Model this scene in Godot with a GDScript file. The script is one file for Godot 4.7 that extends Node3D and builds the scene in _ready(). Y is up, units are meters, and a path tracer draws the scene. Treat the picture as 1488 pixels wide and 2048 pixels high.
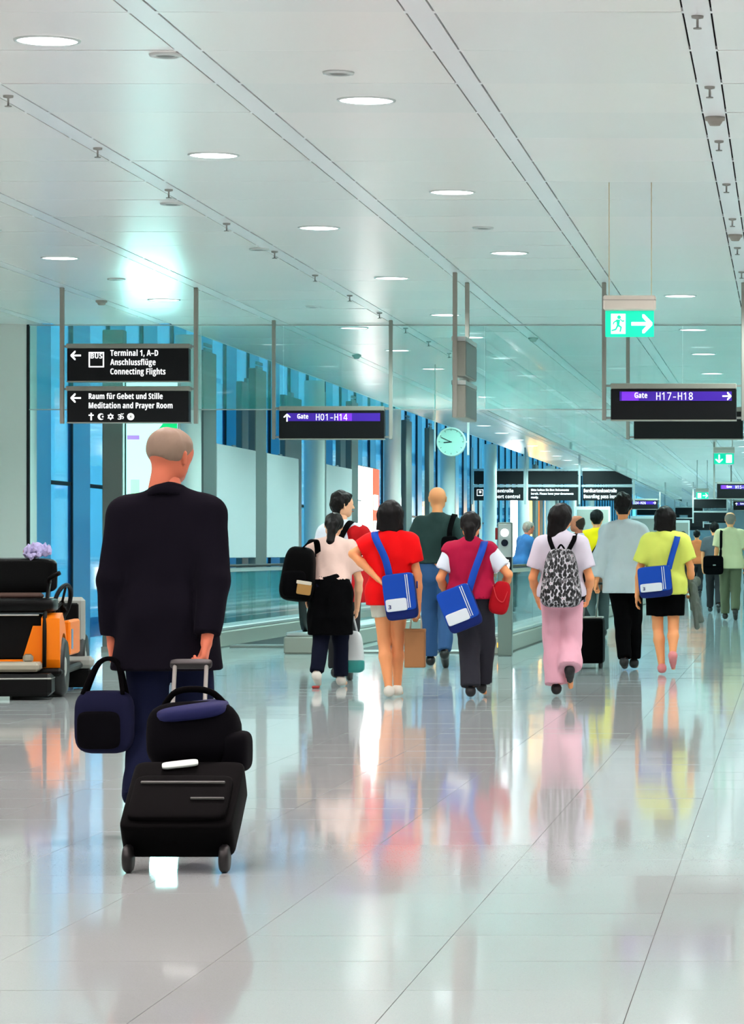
extends Node3D
# Airport concourse. Metres, y up, the camera looks along -z; d below is the distance ahead of the camera (z = -d).

const EYE := 1.13
const CEIL := 3.68
const PITCH := 1.167
var M := {}
var taken := {}
var rng := RandomNumberGenerator.new()
var fnt: SystemFont
var fnt_mono: SystemFont
var shared := {}

# ------------------------------------------------------------------ set-up: camera, sky, exposure
func set_up() -> void:
	var cam := Camera3D.new()
	cam.name = "camera"
	cam.projection = Camera3D.PROJECTION_FRUSTUM
	cam.near = 0.5
	cam.far = 600.0
	cam.size = 0.5 * 2048.0 / 6500.0
	cam.frustum_offset = Vector2(0.5 * (744.0 - 1580.0) / 6500.0, 0.5 * (1105.0 - 1024.0) / 6500.0)
	cam.position = Vector3(0, EYE, 0)
	add_child(cam)
	cam.current = true
	var env := Environment.new()
	var sky := Sky.new()
	var sm := ProceduralSkyMaterial.new()
	sm.sky_top_color = Color(0.25, 0.68, 0.86)
	sm.sky_horizon_color = Color(0.33, 0.77, 0.9)
	sm.ground_bottom_color = Color(0.22, 0.56, 0.68)
	sm.ground_horizon_color = Color(0.3, 0.72, 0.86)
	sm.sky_curve = 0.2
	sky.sky_material = sm
	env.background_mode = Environment.BG_SKY
	env.sky = sky
	env.background_energy_multiplier = 3.9
	env.tonemap_mode = Environment.TONE_MAPPER_LINEAR
	env.tonemap_exposure = 2.75
	env.sdfgi_enabled = true
	env.ssao_enabled = true
	env.ssil_enabled = true
	var we := WorldEnvironment.new()
	we.name = "environment"
	we.environment = env
	add_child(we)

# ------------------------------------------------------------------ helpers: nodes
func V(x: float, y: float, d: float) -> Vector3:
	return Vector3(x, y, -d)

func numbered(n: String) -> String:
	if not taken.has(n):
		taken[n] = 0
		return n
	taken[n] += 1
	return "%s_%03d" % [n, taken[n]]

func tag(o: Node, label: String, category: String, group := "") -> Node:
	o.set_meta("label", label)
	o.set_meta("category", category)
	if group != "":
		o.set_meta("group", group)
	return o

func thing(called: String, at: Vector3, label: String, category: String, group := "", turn := 0.0) -> Node3D:
	var o := Node3D.new()
	o.name = numbered(called)
	add_child(o)
	o.position = at
	o.rotation.y = turn
	tag(o, label, category, group)
	return o

func obj(called: String, mesh: Mesh, m: Material, parent: Node = self, at := Vector3.ZERO, rot := Vector3.ZERO) -> MeshInstance3D:
	var o := MeshInstance3D.new()
	o.name = numbered(called) if parent == self else called
	o.mesh = mesh
	o.material_override = m
	o.position = at
	o.rotation = rot
	parent.add_child(o, true)
	return o

func struct(called: String, mesh: Mesh, m: Material, at := Vector3.ZERO) -> MeshInstance3D:
	var o := obj(called, mesh, m, self, at)
	o.set_meta("kind", "structure")
	return o

func mat(key: String, c: Color, rough := 0.6, metal := 0.0, spec := 0.5) -> StandardMaterial3D:
	if M.has(key):
		return M[key]
	var m := StandardMaterial3D.new()
	m.resource_name = key
	m.albedo_color = c
	m.roughness = rough
	m.metallic = metal
	m.metallic_specular = spec
	M[key] = m
	return m

func cloth(key: String, c: Color, rough := 0.85) -> StandardMaterial3D:
	if M.has(key):
		return M[key]
	var m := mat(key, c, rough, 0.0, 0.12 if c.get_luminance() < 0.12 else 0.3)
	m.rim_enabled = true
	m.rim = 0.04 + 0.25 * c.get_luminance()
	m.rim_tint = 0.6
	return m

func glow(key: String, c: Color, energy: float) -> StandardMaterial3D:
	var m := mat(key, c, 0.5)
	m.emission_enabled = true
	m.emission = c
	m.emission_energy_multiplier = energy
	return m

func glass(key: String, c: Color, alpha: float, rough := 0.02) -> StandardMaterial3D:
	var m := mat(key, Color(c.r, c.g, c.b, alpha), rough)
	m.transparency = BaseMaterial3D.TRANSPARENCY_ALPHA
	return m

func noise_tex(key: String, freq: float, ramp: Array, size := 512, kind := FastNoiseLite.TYPE_SIMPLEX_SMOOTH, octaves := 4) -> NoiseTexture2D:
	if shared.has(key):
		return shared[key]
	var n := FastNoiseLite.new()
	n.seed = 7 + key.length()
	n.noise_type = kind
	n.frequency = freq
	n.fractal_octaves = octaves
	var t := NoiseTexture2D.new()
	t.width = size
	t.height = size
	t.seamless = true
	t.noise = n
	if ramp.size():
		var g := Gradient.new()
		g.offsets = PackedFloat32Array(range(ramp.size()).map(func(i): return float(i) / (ramp.size() - 1)))
		g.colors = PackedColorArray(ramp)
		t.color_ramp = g
	shared[key] = t
	return t

# ------------------------------------------------------------------ helpers: shapes
func box(s: Vector3) -> BoxMesh:
	var key := "box%s" % s
	if not shared.has(key):
		var b := BoxMesh.new()
		b.size = s
		shared[key] = b
	return shared[key]

# triangles given counter-clockwise as seen from outside
func tri(st: SurfaceTool, a: Vector3, b: Vector3, c: Vector3) -> void:
	st.add_vertex(a)
	st.add_vertex(c)
	st.add_vertex(b)

func quad(st: SurfaceTool, a: Vector3, b: Vector3, c: Vector3, d: Vector3) -> void:
	tri(st, a, b, c)
	tri(st, a, c, d)

func out_tri(st: SurfaceTool, a: Vector3, b: Vector3, c: Vector3) -> void:
	if (b - a).cross(c - a).dot(a + b + c) < 0.0:
		tri(st, a, c, b)
	else:
		tri(st, a, b, c)

func begin(smooth := false) -> SurfaceTool:
	var st := SurfaceTool.new()
	st.begin(Mesh.PRIMITIVE_TRIANGLES)
	st.set_smooth_group(0 if smooth else -1)
	return st

func done(st: SurfaceTool) -> ArrayMesh:
	st.generate_normals()
	return st.commit()

# a box with chamfered edges
func bevel(s: Vector3, b: float) -> ArrayMesh:
	var key := "bevel%s%f" % [s, b]
	if shared.has(key):
		return shared[key]
	var h := s / 2.0
	var st := begin()
	var p := func(x: int, y: int, z: int, flat_axis: int) -> Vector3:
		return Vector3(x * (h.x if flat_axis == 0 else h.x - b), y * (h.y if flat_axis == 1 else h.y - b), z * (h.z if flat_axis == 2 else h.z - b))
	for sgn in [-1, 1]:
		for ax in 3:
			var q := []
			for uv in [[-1, -1], [1, -1], [1, 1], [-1, 1]]:
				var k := [0, 0, 0]
				k[ax] = sgn
				k[(ax + 1) % 3] = uv[0]
				k[(ax + 2) % 3] = uv[1]
				q.append(p.call(k[0], k[1], k[2], ax))
			out_tri(st, q[0], q[1], q[2])
			out_tri(st, q[0], q[2], q[3])
	for ax in 3:
		var u := (ax + 1) % 3
		var w := (ax + 2) % 3
		for a in [-1, 1]:
			for c in [-1, 1]:
				var k0 := [0, 0, 0]
				k0[ax] = -1
				k0[u] = a
				k0[w] = c
				var k1 := k0.duplicate()
				k1[ax] = 1
				var q0: Vector3 = p.call(k0[0], k0[1], k0[2], u)
				var q1: Vector3 = p.call(k1[0], k1[1], k1[2], u)
				var q2: Vector3 = p.call(k1[0], k1[1], k1[2], w)
				var q3: Vector3 = p.call(k0[0], k0[1], k0[2], w)
				out_tri(st, q0, q1, q2)
				out_tri(st, q0, q2, q3)
	for x in [-1, 1]:
		for y in [-1, 1]:
			for z in [-1, 1]:
				out_tri(st, p.call(x, y, z, 0), p.call(x, y, z, 1), p.call(x, y, z, 2))
	shared[key] = done(st)
	return shared[key]

# a soft block: a superquadric, e near 0 is boxy and 1 is an ellipsoid
func soft(s: Vector3, e := 0.35, taper := 0.0, seg := 28) -> ArrayMesh:
	var key := "soft%s%f%f%d" % [s, e, taper, seg]
	if shared.has(key):
		return shared[key]
	var f := func(v: float) -> float: return signf(v) * pow(absf(v), e)
	var st := begin(true)
	var rows := []
	var nv := seg / 2
	for j in nv + 1:
		var row := []
		var ph := -PI / 2 + PI * j / nv
		for i in seg:
			var th := TAU * i / seg
			var y: float = f.call(sin(ph))
			var k := 1.0 + taper * y
			row.append(Vector3(f.call(cos(th)) * f.call(cos(ph)) * s.x / 2 * k, y * s.y / 2, f.call(sin(th)) * f.call(cos(ph)) * s.z / 2 * k))
		rows.append(row)
	for j in nv:
		for i in seg:
			var n := (i + 1) % seg
			var a: Vector3 = rows[j][i]
			var b: Vector3 = rows[j][n]
			var c: Vector3 = rows[j + 1][n]
			var d: Vector3 = rows[j + 1][i]
			if j > 0:
				out_tri(st, a, b, c)
			if j < nv - 1:
				out_tri(st, a, c, d)
	shared[key] = done(st)
	return shared[key]

# profile of Vector2(radius, y), bottom to top, spun round y
func lathe(prof: Array, seg := 32, smooth := true) -> ArrayMesh:
	var st := begin(smooth)
	for j in prof.size() - 1:
		for i in seg:
			var a0 := TAU * i / seg
			var a1 := TAU * (i + 1) / seg
			var p: Vector2 = prof[j]
			var q: Vector2 = prof[j + 1]
			var a := Vector3(cos(a0) * p.x, p.y, -sin(a0) * p.x)
			var b := Vector3(cos(a1) * p.x, p.y, -sin(a1) * p.x)
			var c := Vector3(cos(a1) * q.x, q.y, -sin(a1) * q.x)
			var d := Vector3(cos(a0) * q.x, q.y, -sin(a0) * q.x)
			if p.x > 1e-5:
				tri(st, a, b, c)
			if q.x > 1e-5:
				tri(st, a, c, d)
	return done(st)

# a round tube along points
func tube(pts: Array, r: float, seg := 10, closed := false) -> ArrayMesh:
	var st := begin(true)
	var n := pts.size()
	var rings := []
	var side := Vector3.ZERO
	for i in n:
		var a: Vector3 = pts[(i - 1 + n) % n] if closed or i > 0 else pts[0]
		var b: Vector3 = pts[(i + 1) % n] if closed or i < n - 1 else pts[n - 1]
		var t := (b - a).normalized()
		if side == Vector3.ZERO:
			side = t.cross(Vector3.UP if absf(t.y) < 0.9 else Vector3.RIGHT).normalized()
		side = (side - t * side.dot(t)).normalized()
		var up := side.cross(t)
		var ring := []
		for k in seg:
			var an := TAU * k / seg
			ring.append(pts[i] + (side * cos(an) + up * sin(an)) * r)
		rings.append(ring)
	for i in (n if closed else n - 1):
		for k in seg:
			var k1 := (k + 1) % seg
			var r0: Array = rings[i]
			var r1: Array = rings[(i + 1) % n]
			quad(st, r0[k], r1[k], r1[k1], r0[k1])
	if not closed:
		for k in seg:
			var k1 := (k + 1) % seg
			tri(st, pts[0], rings[0][k], rings[0][k1])
			tri(st, pts[n - 1], rings[n - 1][k1], rings[n - 1][k])
	return done(st)

# a flat band along points; outs are the directions the band's face looks
func ribbon(pts: Array, outs: Array, width: float, thick := 0.006) -> ArrayMesh:
	var st := begin(true)
	var n := pts.size()
	var sec := []
	for i in n:
		var t: Vector3 = (pts[mini(i + 1, n - 1)] - pts[maxi(i - 1, 0)]).normalized()
		var o: Vector3 = outs[i] if i < outs.size() else outs[outs.size() - 1]
		var s := t.cross(o).normalized() * width / 2
		o = s.cross(t).normalized() * thick / 2
		var p: Vector3 = pts[i]
		sec.append([p - s - o, p + s - o, p + s + o, p - s + o])
	for i in n - 1:
		for k in 4:
			var k1 := (k + 1) % 4
			quad(st, sec[i][k], sec[i][k1], sec[i + 1][k1], sec[i + 1][k])
	quad(st, sec[0][3], sec[0][2], sec[0][1], sec[0][0])
	quad(st, sec[n - 1][0], sec[n - 1][1], sec[n - 1][2], sec[n - 1][3])
	var m := done(st)
	return m

# a polygon in the x-y plane (any winding) made depth thick, centred on z
func plate(poly: PackedVector2Array, depth: float) -> ArrayMesh:
	var p := poly.duplicate()
	if Geometry2D.is_polygon_clockwise(p):
		p.reverse()
	var ix := Geometry2D.triangulate_polygon(p)
	var st := begin()
	var z := depth / 2
	for i in range(0, ix.size(), 3):
		var a := p[ix[i]]
		var b := p[ix[i + 1]]
		var c := p[ix[i + 2]]
		if (b - a).cross(c - a) < 0:
			var t := b
			b = c
			c = t
		tri(st, Vector3(a.x, a.y, z), Vector3(b.x, b.y, z), Vector3(c.x, c.y, z))
		tri(st, Vector3(a.x, a.y, -z), Vector3(c.x, c.y, -z), Vector3(b.x, b.y, -z))
	for i in p.size():
		var a := p[i]
		var b := p[(i + 1) % p.size()]
		quad(st, Vector3(a.x, a.y, z), Vector3(a.x, a.y, -z), Vector3(b.x, b.y, -z), Vector3(b.x, b.y, z))
	return done(st)

func circle(r: float, n := 28, c := Vector2.ZERO) -> PackedVector2Array:
	var p := PackedVector2Array()
	for i in n:
		p.append(c + Vector2(cos(TAU * i / n), sin(TAU * i / n)) * r)
	return p

func join(parts: Array) -> ArrayMesh:
	var st := SurfaceTool.new()
	for p in parts:
		st.append_from(p[0], 0, p[1])
	return st.commit()

func at3(p: Vector3, rot := Vector3.ZERO) -> Transform3D:
	return Transform3D(Basis.from_euler(rot), p)

# flat lettering: cap height h, lower left corner of the first letter at p, squeezed to width w if given
func text(parent: Node, s: String, h: float, p: Vector3, m: Material, w := 0.0, mono := false, depth := 0.004) -> MeshInstance3D:
	var made := []
	for str_ in ["H", s]:
		var t := TextMesh.new()
		t.font = fnt_mono if mono else fnt
		t.font_size = 64
		t.pixel_size = 0.01
		t.depth = 0.05
		t.curve_step = 3.0
		t.horizontal_alignment = HORIZONTAL_ALIGNMENT_LEFT
		t.text = str_
		made.append(t)
	var cap: AABB = made[0].get_aabb()
	var all: AABB = made[1].get_aabb()
	var k := h / cap.size.y
	var o := obj("lettering", made[1], m, parent)
	var kx := k if w == 0.0 else w / all.size.x
	o.scale = Vector3(kx, k, depth / 0.05)
	o.position = p - Vector3(all.position.x * kx, cap.position.y * k, 0)
	return o

# ------------------------------------------------------------------ smooth bodies: tapered capsules joined on a grid, meshed as surface nets
# a bone is [a, b, radius at a, radius at b, blend, flat end]; a cut is a Plane, what lies over it is taken away
func net(bones: Array, cell: float, cuts := [], rumple := 0.0, freq := 5.0) -> ArrayMesh:
	var lo := Vector3.INF
	var hi := -Vector3.INF
	for b in bones:
		var r: float = maxf(b[2], b[3])
		var rv := Vector3(r, r, r)
		lo = lo.min(b[0] - rv).min(b[1] - rv)
		hi = hi.max(b[0] + rv).max(b[1] + rv)
	var pad := Vector3.ONE * (cell * 2.5 + rumple)
	lo -= pad
	hi += pad
	var nx := int(ceil((hi.x - lo.x) / cell)) + 1
	var ny := int(ceil((hi.y - lo.y) / cell)) + 1
	var nz := int(ceil((hi.z - lo.z) / cell)) + 1
	var sy := nx
	var sz := nx * ny
	var f := PackedFloat32Array()
	f.resize(nx * ny * nz)
	f.fill(1.0)
	for b in bones:
		var a: Vector3 = b[0]
		var e: Vector3 = b[1]
		var ra: float = b[2]
		var dr: float = b[3] - b[2]
		var k: float = b[4]
		var flat_end: bool = b.size() > 5 and b[5]
		var d := e - a
		var l2 := maxf(d.length_squared(), 1e-9)
		var ln := sqrt(l2)
		var reach := maxf(b[2], b[3]) + maxf(k, cell * 2.0)
		var p0 := ((a.min(e) - Vector3.ONE * reach - lo) / cell).floor()
		var p1 := ((a.max(e) + Vector3.ONE * reach - lo) / cell).ceil()
		var x0 := maxi(0, int(p0.x))
		var x1 := mini(nx - 1, int(p1.x))
		for z in range(maxi(0, int(p0.z)), mini(nz - 1, int(p1.z)) + 1):
			var pz := lo.z + z * cell - a.z
			for y in range(maxi(0, int(p0.y)), mini(ny - 1, int(p1.y)) + 1):
				var py := lo.y + y * cell - a.y
				var yz := py * d.y + pz * d.z
				var row := y * sy + z * sz
				for x in range(x0, x1 + 1):
					var px := lo.x + x * cell - a.x
					var t := (px * d.x + yz) / l2
					var tc := clampf(t, 0.0, 1.0)
					var v := Vector3(px - d.x * tc, py - d.y * tc, pz - d.z * tc).length() - ra - dr * tc
					if flat_end:
						v = maxf(v, (t - 1.0) * ln)
					var old := f[row + x]
					var h := k - absf(old - v)
					if h > 0.0:
						f[row + x] = minf(old, v) - h * h / (4.0 * k)
					elif v < old:
						f[row + x] = v
	if cuts.size() or rumple > 0.0:
		var noise := FastNoiseLite.new()
		noise.seed = 11
		noise.frequency = freq
		noise.fractal_octaves = 2
		var near := cell * 4.0
		var i := 0
		for z in nz:
			for y in ny:
				for x in nx:
					var v := f[i]
					if v < near:
						var p := lo + Vector3(x, y, z) * cell
						if rumple > 0.0 and v > -near:
							v += noise.get_noise_3d(p.x, p.y * 0.6, p.z) * rumple
						for c in cuts:
							v = maxf(v, c.distance_to(p))
						f[i] = v
					i += 1
	var verts := PackedVector3Array()
	var norms := PackedVector3Array()
	var at := PackedInt32Array()
	at.resize(nx * ny * nz)
	var live := PackedInt32Array()
	var lim := cell * 2.2 + rumple
	var off := PackedInt32Array([0, 1, sy, sy + 1, sz, sz + 1, sz + sy, sz + sy + 1])
	var edges := PackedInt32Array([0, 1, 2, 3, 4, 5, 6, 7, 0, 2, 1, 3, 4, 6, 5, 7, 0, 4, 1, 5, 2, 6, 3, 7])
	var q := PackedFloat32Array()
	q.resize(8)
	for z in nz - 1:
		for y in ny - 1:
			var row := y * sy + z * sz
			for x in nx - 1:
				var c := row + x
				if absf(f[c]) > lim:
					continue
				var neg := 0
				for n in 8:
					q[n] = f[c + off[n]]
					if q[n] < 0.0:
						neg += 1
				if neg == 0 or neg == 8:
					continue
				var sum := Vector3.ZERO
				var cnt := 0
				for n in 12:
					var i0 := edges[n * 2]
					var i1 := edges[n * 2 + 1]
					if (q[i0] < 0.0) != (q[i1] < 0.0):
						var t := q[i0] / (q[i0] - q[i1])
						var c0 := Vector3(i0 & 1, (i0 >> 1) & 1, i0 >> 2)
						var c1 := Vector3(i1 & 1, (i1 >> 1) & 1, i1 >> 2)
						sum += c0.lerp(c1, t)
						cnt += 1
				at[c] = verts.size()
				live.append(c)
				verts.append(lo + (Vector3(x, y, z) + sum / cnt) * cell)
				norms.append(Vector3(q[1] + q[3] + q[5] + q[7] - q[0] - q[2] - q[4] - q[6], q[2] + q[3] + q[6] + q[7] - q[0] - q[1] - q[4] - q[5], q[4] + q[5] + q[6] + q[7] - q[0] - q[1] - q[2] - q[3]).normalized())
	var ix := PackedInt32Array()
	var step := [1, sy, sz]
	for c in live:
		var inside := f[c] < 0.0
		for ax in 3:
			if (f[c + step[ax]] < 0.0) == inside:
				continue
			var u: int = step[(ax + 1) % 3]
			var w: int = step[(ax + 2) % 3]
			var a0 := at[c]
			var a1 := at[c - u]
			var a2 := at[c - u - w]
			var a3 := at[c - w]
			if inside:
				ix.append_array([a0, a2, a1, a0, a3, a2])
			else:
				ix.append_array([a0, a1, a2, a0, a2, a3])
	var arr := []
	arr.resize(Mesh.ARRAY_MAX)
	arr[Mesh.ARRAY_VERTEX] = verts
	arr[Mesh.ARRAY_NORMAL] = norms
	arr[Mesh.ARRAY_INDEX] = ix
	var m := ArrayMesh.new()
	m.add_surface_from_arrays(Mesh.PRIMITIVE_TRIANGLES, arr)
	return m

# a hand: wrist at the origin, fingers along -y, palm looking to -x for side 1 (thumb towards -z)
func hand(side: float, curl: float) -> ArrayMesh:
	var key := "hand%f%f" % [side, curl]
	if shared.has(key):
		return shared[key]
	var b := []
	b.append([Vector3(0, 0.03, 0), Vector3(0, -0.02, 0), 0.026, 0.024, 0.01])
	for i in 4:
		var z := -0.027 + i * 0.018
		var ln: float = [0.072, 0.08, 0.075, 0.058][i]
		var base := Vector3(0, -0.088 + absf(i - 1.2) * 0.004, z)
		b.append([Vector3(0, -0.02, z * 0.6), base, 0.016, 0.0115, 0.012])
		var ang := curl * 0.5
		var p := base
		var r := 0.0095
		for s in 3:
			var l: float = ln * [0.45, 0.31, 0.24][s]
			var to := p + Vector3(-side * sin(ang), -cos(ang), z * 0.06) * l
			b.append([p, to, r, r * 0.9, 0.004])
			r *= 0.9
			p = to
			ang += curl
	var t0 := Vector3(-side * 0.008, -0.03, -0.024)
	var t1 := t0 + Vector3(-side * 0.016, -0.03, -0.024)
	var t2 := t1 + Vector3(-side * 0.018, -0.03, -0.004)
	b.append([t0, t1, 0.015, 0.011, 0.01])
	b.append([t1, t2, 0.011, 0.0085, 0.004])
	shared[key] = net(b, 0.0045)
	return shared[key]

# a head: centre at the origin, the face to -z
func head_mesh() -> ArrayMesh:
	if shared.has("head"):
		return shared["head"]
	var b := [
		[Vector3(0, 0.025, 0.022), Vector3(0, 0.03, -0.02), 0.083, 0.078, 0.03],
		[Vector3(0, -0.02, -0.03), Vector3(0, -0.075, -0.05), 0.064, 0.04, 0.04],
		[Vector3(-0.03, -0.06, -0.015), Vector3(0.03, -0.06, -0.015), 0.042, 0.042, 0.03],
		[Vector3(-0.035, 0.02, -0.077), Vector3(0.035, 0.02, -0.077), 0.014, 0.014, 0.02],
		[Vector3(0, 0.008, -0.092), Vector3(0, -0.026, -0.108), 0.008, 0.013, 0.012],
		[Vector3(-0.018, -0.058, -0.084), Vector3(0.018, -0.058, -0.084), 0.009, 0.009, 0.008],
		[Vector3(-0.08, 0.008, 0.008), Vector3(-0.08, -0.03, 0.0), 0.013, 0.009, 0.006],
		[Vector3(0.08, 0.008, 0.008), Vector3(0.08, -0.03, 0.0), 0.013, 0.009, 0.006],
		[Vector3(0, -0.04, 0.02), Vector3(0, -0.15, 0.035), 0.05, 0.05, 0.03],
	]
	shared["head"] = net(b, 0.006)
	return shared["head"]

func hair_mesh(style: String) -> ArrayMesh:
	if shared.has("hair" + style):
		return shared["hair" + style]
	var face := Plane(Vector3(0, -0.5, -0.866), 0.036)
	var cap := [Vector3(0, 0.027, 0.024), Vector3(0, 0.035, -0.018), 0.092, 0.086, 0.03]
	var b := [cap]
	var cuts := [face]
	var rum := 0.008
	match style:
		"short":
			b.append([Vector3(0, -0.02, 0.04), Vector3(0, -0.07, 0.045), 0.066, 0.05, 0.03])
			cuts.append(Plane(Vector3(0, -1, 0), 0.085))
		"tall":
			b.append([Vector3(0, 0.06, 0.02), Vector3(0, 0.06, -0.04), 0.078, 0.06, 0.03])
			b.append([Vector3(0, -0.02, 0.04), Vector3(0, -0.07, 0.045), 0.066, 0.05, 0.03])
			cuts.append(Plane(Vector3(0, -1, 0), 0.085))
			rum = 0.014
		"fringe":
			b.append([Vector3(0, -0.02, 0.04), Vector3(0, -0.07, 0.045), 0.066, 0.05, 0.03])
			cuts.append(Plane(Vector3(0, -1, 0), 0.085))
			cuts.append(Plane(Vector3(0, 0.8, -0.6), 0.012))
			rum = 0.004
		"crop":
			b = [[Vector3(0, 0.025, 0.022), Vector3(0, 0.03, -0.02), 0.0865, 0.081, 0.03]]
			cuts.append(Plane(Vector3(0, -0.9, 0.43), 0.055))
			rum = 0.003
		"bob":
			for s in [-1.0, 0.0, 1.0]:
				b.append([Vector3(s * 0.045, 0.0, 0.035 + 0.015 * (1 - absf(s))), Vector3(s * 0.06, -0.14, 0.03 + 0.025 * (1 - absf(s))), 0.07, 0.058, 0.04, true])
		"bun":
			b.append([Vector3(0, -0.02, 0.04), Vector3(0, -0.07, 0.05), 0.07, 0.05, 0.03])
			b.append([Vector3(0, -0.03, 0.1), Vector3(0, -0.2, 0.1), 0.045, 0.04, 0.03])
			cuts.append(Plane(Vector3(0, -1, 0), 0.25))
		"long":
			b.append([Vector3(-0.01, 0.0, 0.05), Vector3(-0.05, -0.22, 0.075), 0.075, 0.045, 0.04])
			b.append([Vector3(-0.04, -0.02, 0.03), Vector3(-0.075, -0.24, 0.06), 0.065, 0.035, 0.04])
			b.append([Vector3(0.035, -0.02, 0.03), Vector3(0.02, -0.1, 0.05), 0.06, 0.04, 0.04])
	shared["hair" + style] = net(b, 0.009, cuts, rum, 16.0)
	return shared["hair" + style]

# ------------------------------------------------------------------ people
# local axes: x to the person's right, y up, the person looks along -z
func joints(h: float, lean: Vector3, over: Dictionary) -> Dictionary:
	var s := h / 1.75
	var j := {
		"pelvis": Vector3(0, 0.95, 0), "waist": Vector3(0, 1.1, 0), "chest": Vector3(0, 1.28, 0.01), "neck": Vector3(0, 1.46, 0.025), "head": Vector3(0, 1.635, -0.01),
		"sl": Vector3(-0.165, 1.378, 0.02), "el": Vector3(-0.22, 1.13, 0.04), "wl": Vector3(-0.225, 0.89, -0.03),
		"sr": Vector3(0.165, 1.378, 0.02), "er": Vector3(0.22, 1.13, 0.04), "wr": Vector3(0.225, 0.89, -0.03),
		"hl": Vector3(-0.088, 0.93, 0), "kl": Vector3(-0.09, 0.5, -0.01), "al": Vector3(-0.09, 0.085, 0.03), "tl": Vector3(-0.105, 0.03, -0.15),
		"hr": Vector3(0.088, 0.93, 0), "kr": Vector3(0.09, 0.5, -0.01), "ar": Vector3(0.09, 0.085, 0.03), "tr": Vector3(0.105, 0.03, -0.15),
	}
	for n in j:
		j[n] *= s
		if n in ["waist", "chest", "neck", "head", "sl", "sr", "el", "er", "wl", "wr"]:
			j[n] += lean * clampf((j[n].y - 0.9 * s) / (0.73 * s), 0.0, 1.2)
	for n in over:
		j[n] = over[n]
	return j

func torso(j: Dictionary, s: float, w: float, grow: float) -> Array:
	var b := []
	var c: Vector3 = j.chest
	var wa: Vector3 = j.waist
	var p: Vector3 = j.pelvis
	var g := grow
	for x in [-1.0, 1.0]:
		b.append([c + Vector3(x * 0.085 * s * w, -0.035 * s, 0), wa + Vector3(x * 0.062 * s * w, 0, 0), 0.1 * s + g, 0.094 * s + g, 0.04])
		b.append([wa + Vector3(x * 0.062 * s * w, 0, 0), p + Vector3(x * 0.075 * s * w, 0, 0), 0.094 * s + g, 0.108 * s + g, 0.04])
		b.append([p + Vector3(x * 0.07 * s * w, -0.02 * s, 0.045 * s), p + Vector3(x * 0.07 * s * w, -0.05 * s, 0.045 * s), 0.095 * s + g, 0.09 * s + g, 0.04])
	b.append([c, p, 0.1 * s + g, 0.1 * s + g, 0.05])
	b.append([j.sl * 0.8 + c * 0.2, j.sr * 0.8 + c * 0.2, 0.062 * s + g, 0.062 * s + g, 0.06])
	b.append([j.neck + Vector3(0, -0.015, 0) * s, j.sl + Vector3(0, 0.004, 0) * s, 0.04 * s + g, 0.044 * s + g, 0.05])
	b.append([j.neck + Vector3(0, -0.015, 0) * s, j.sr + Vector3(0, 0.004, 0) * s, 0.04 * s + g, 0.044 * s + g, 0.05])
	return b

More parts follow.
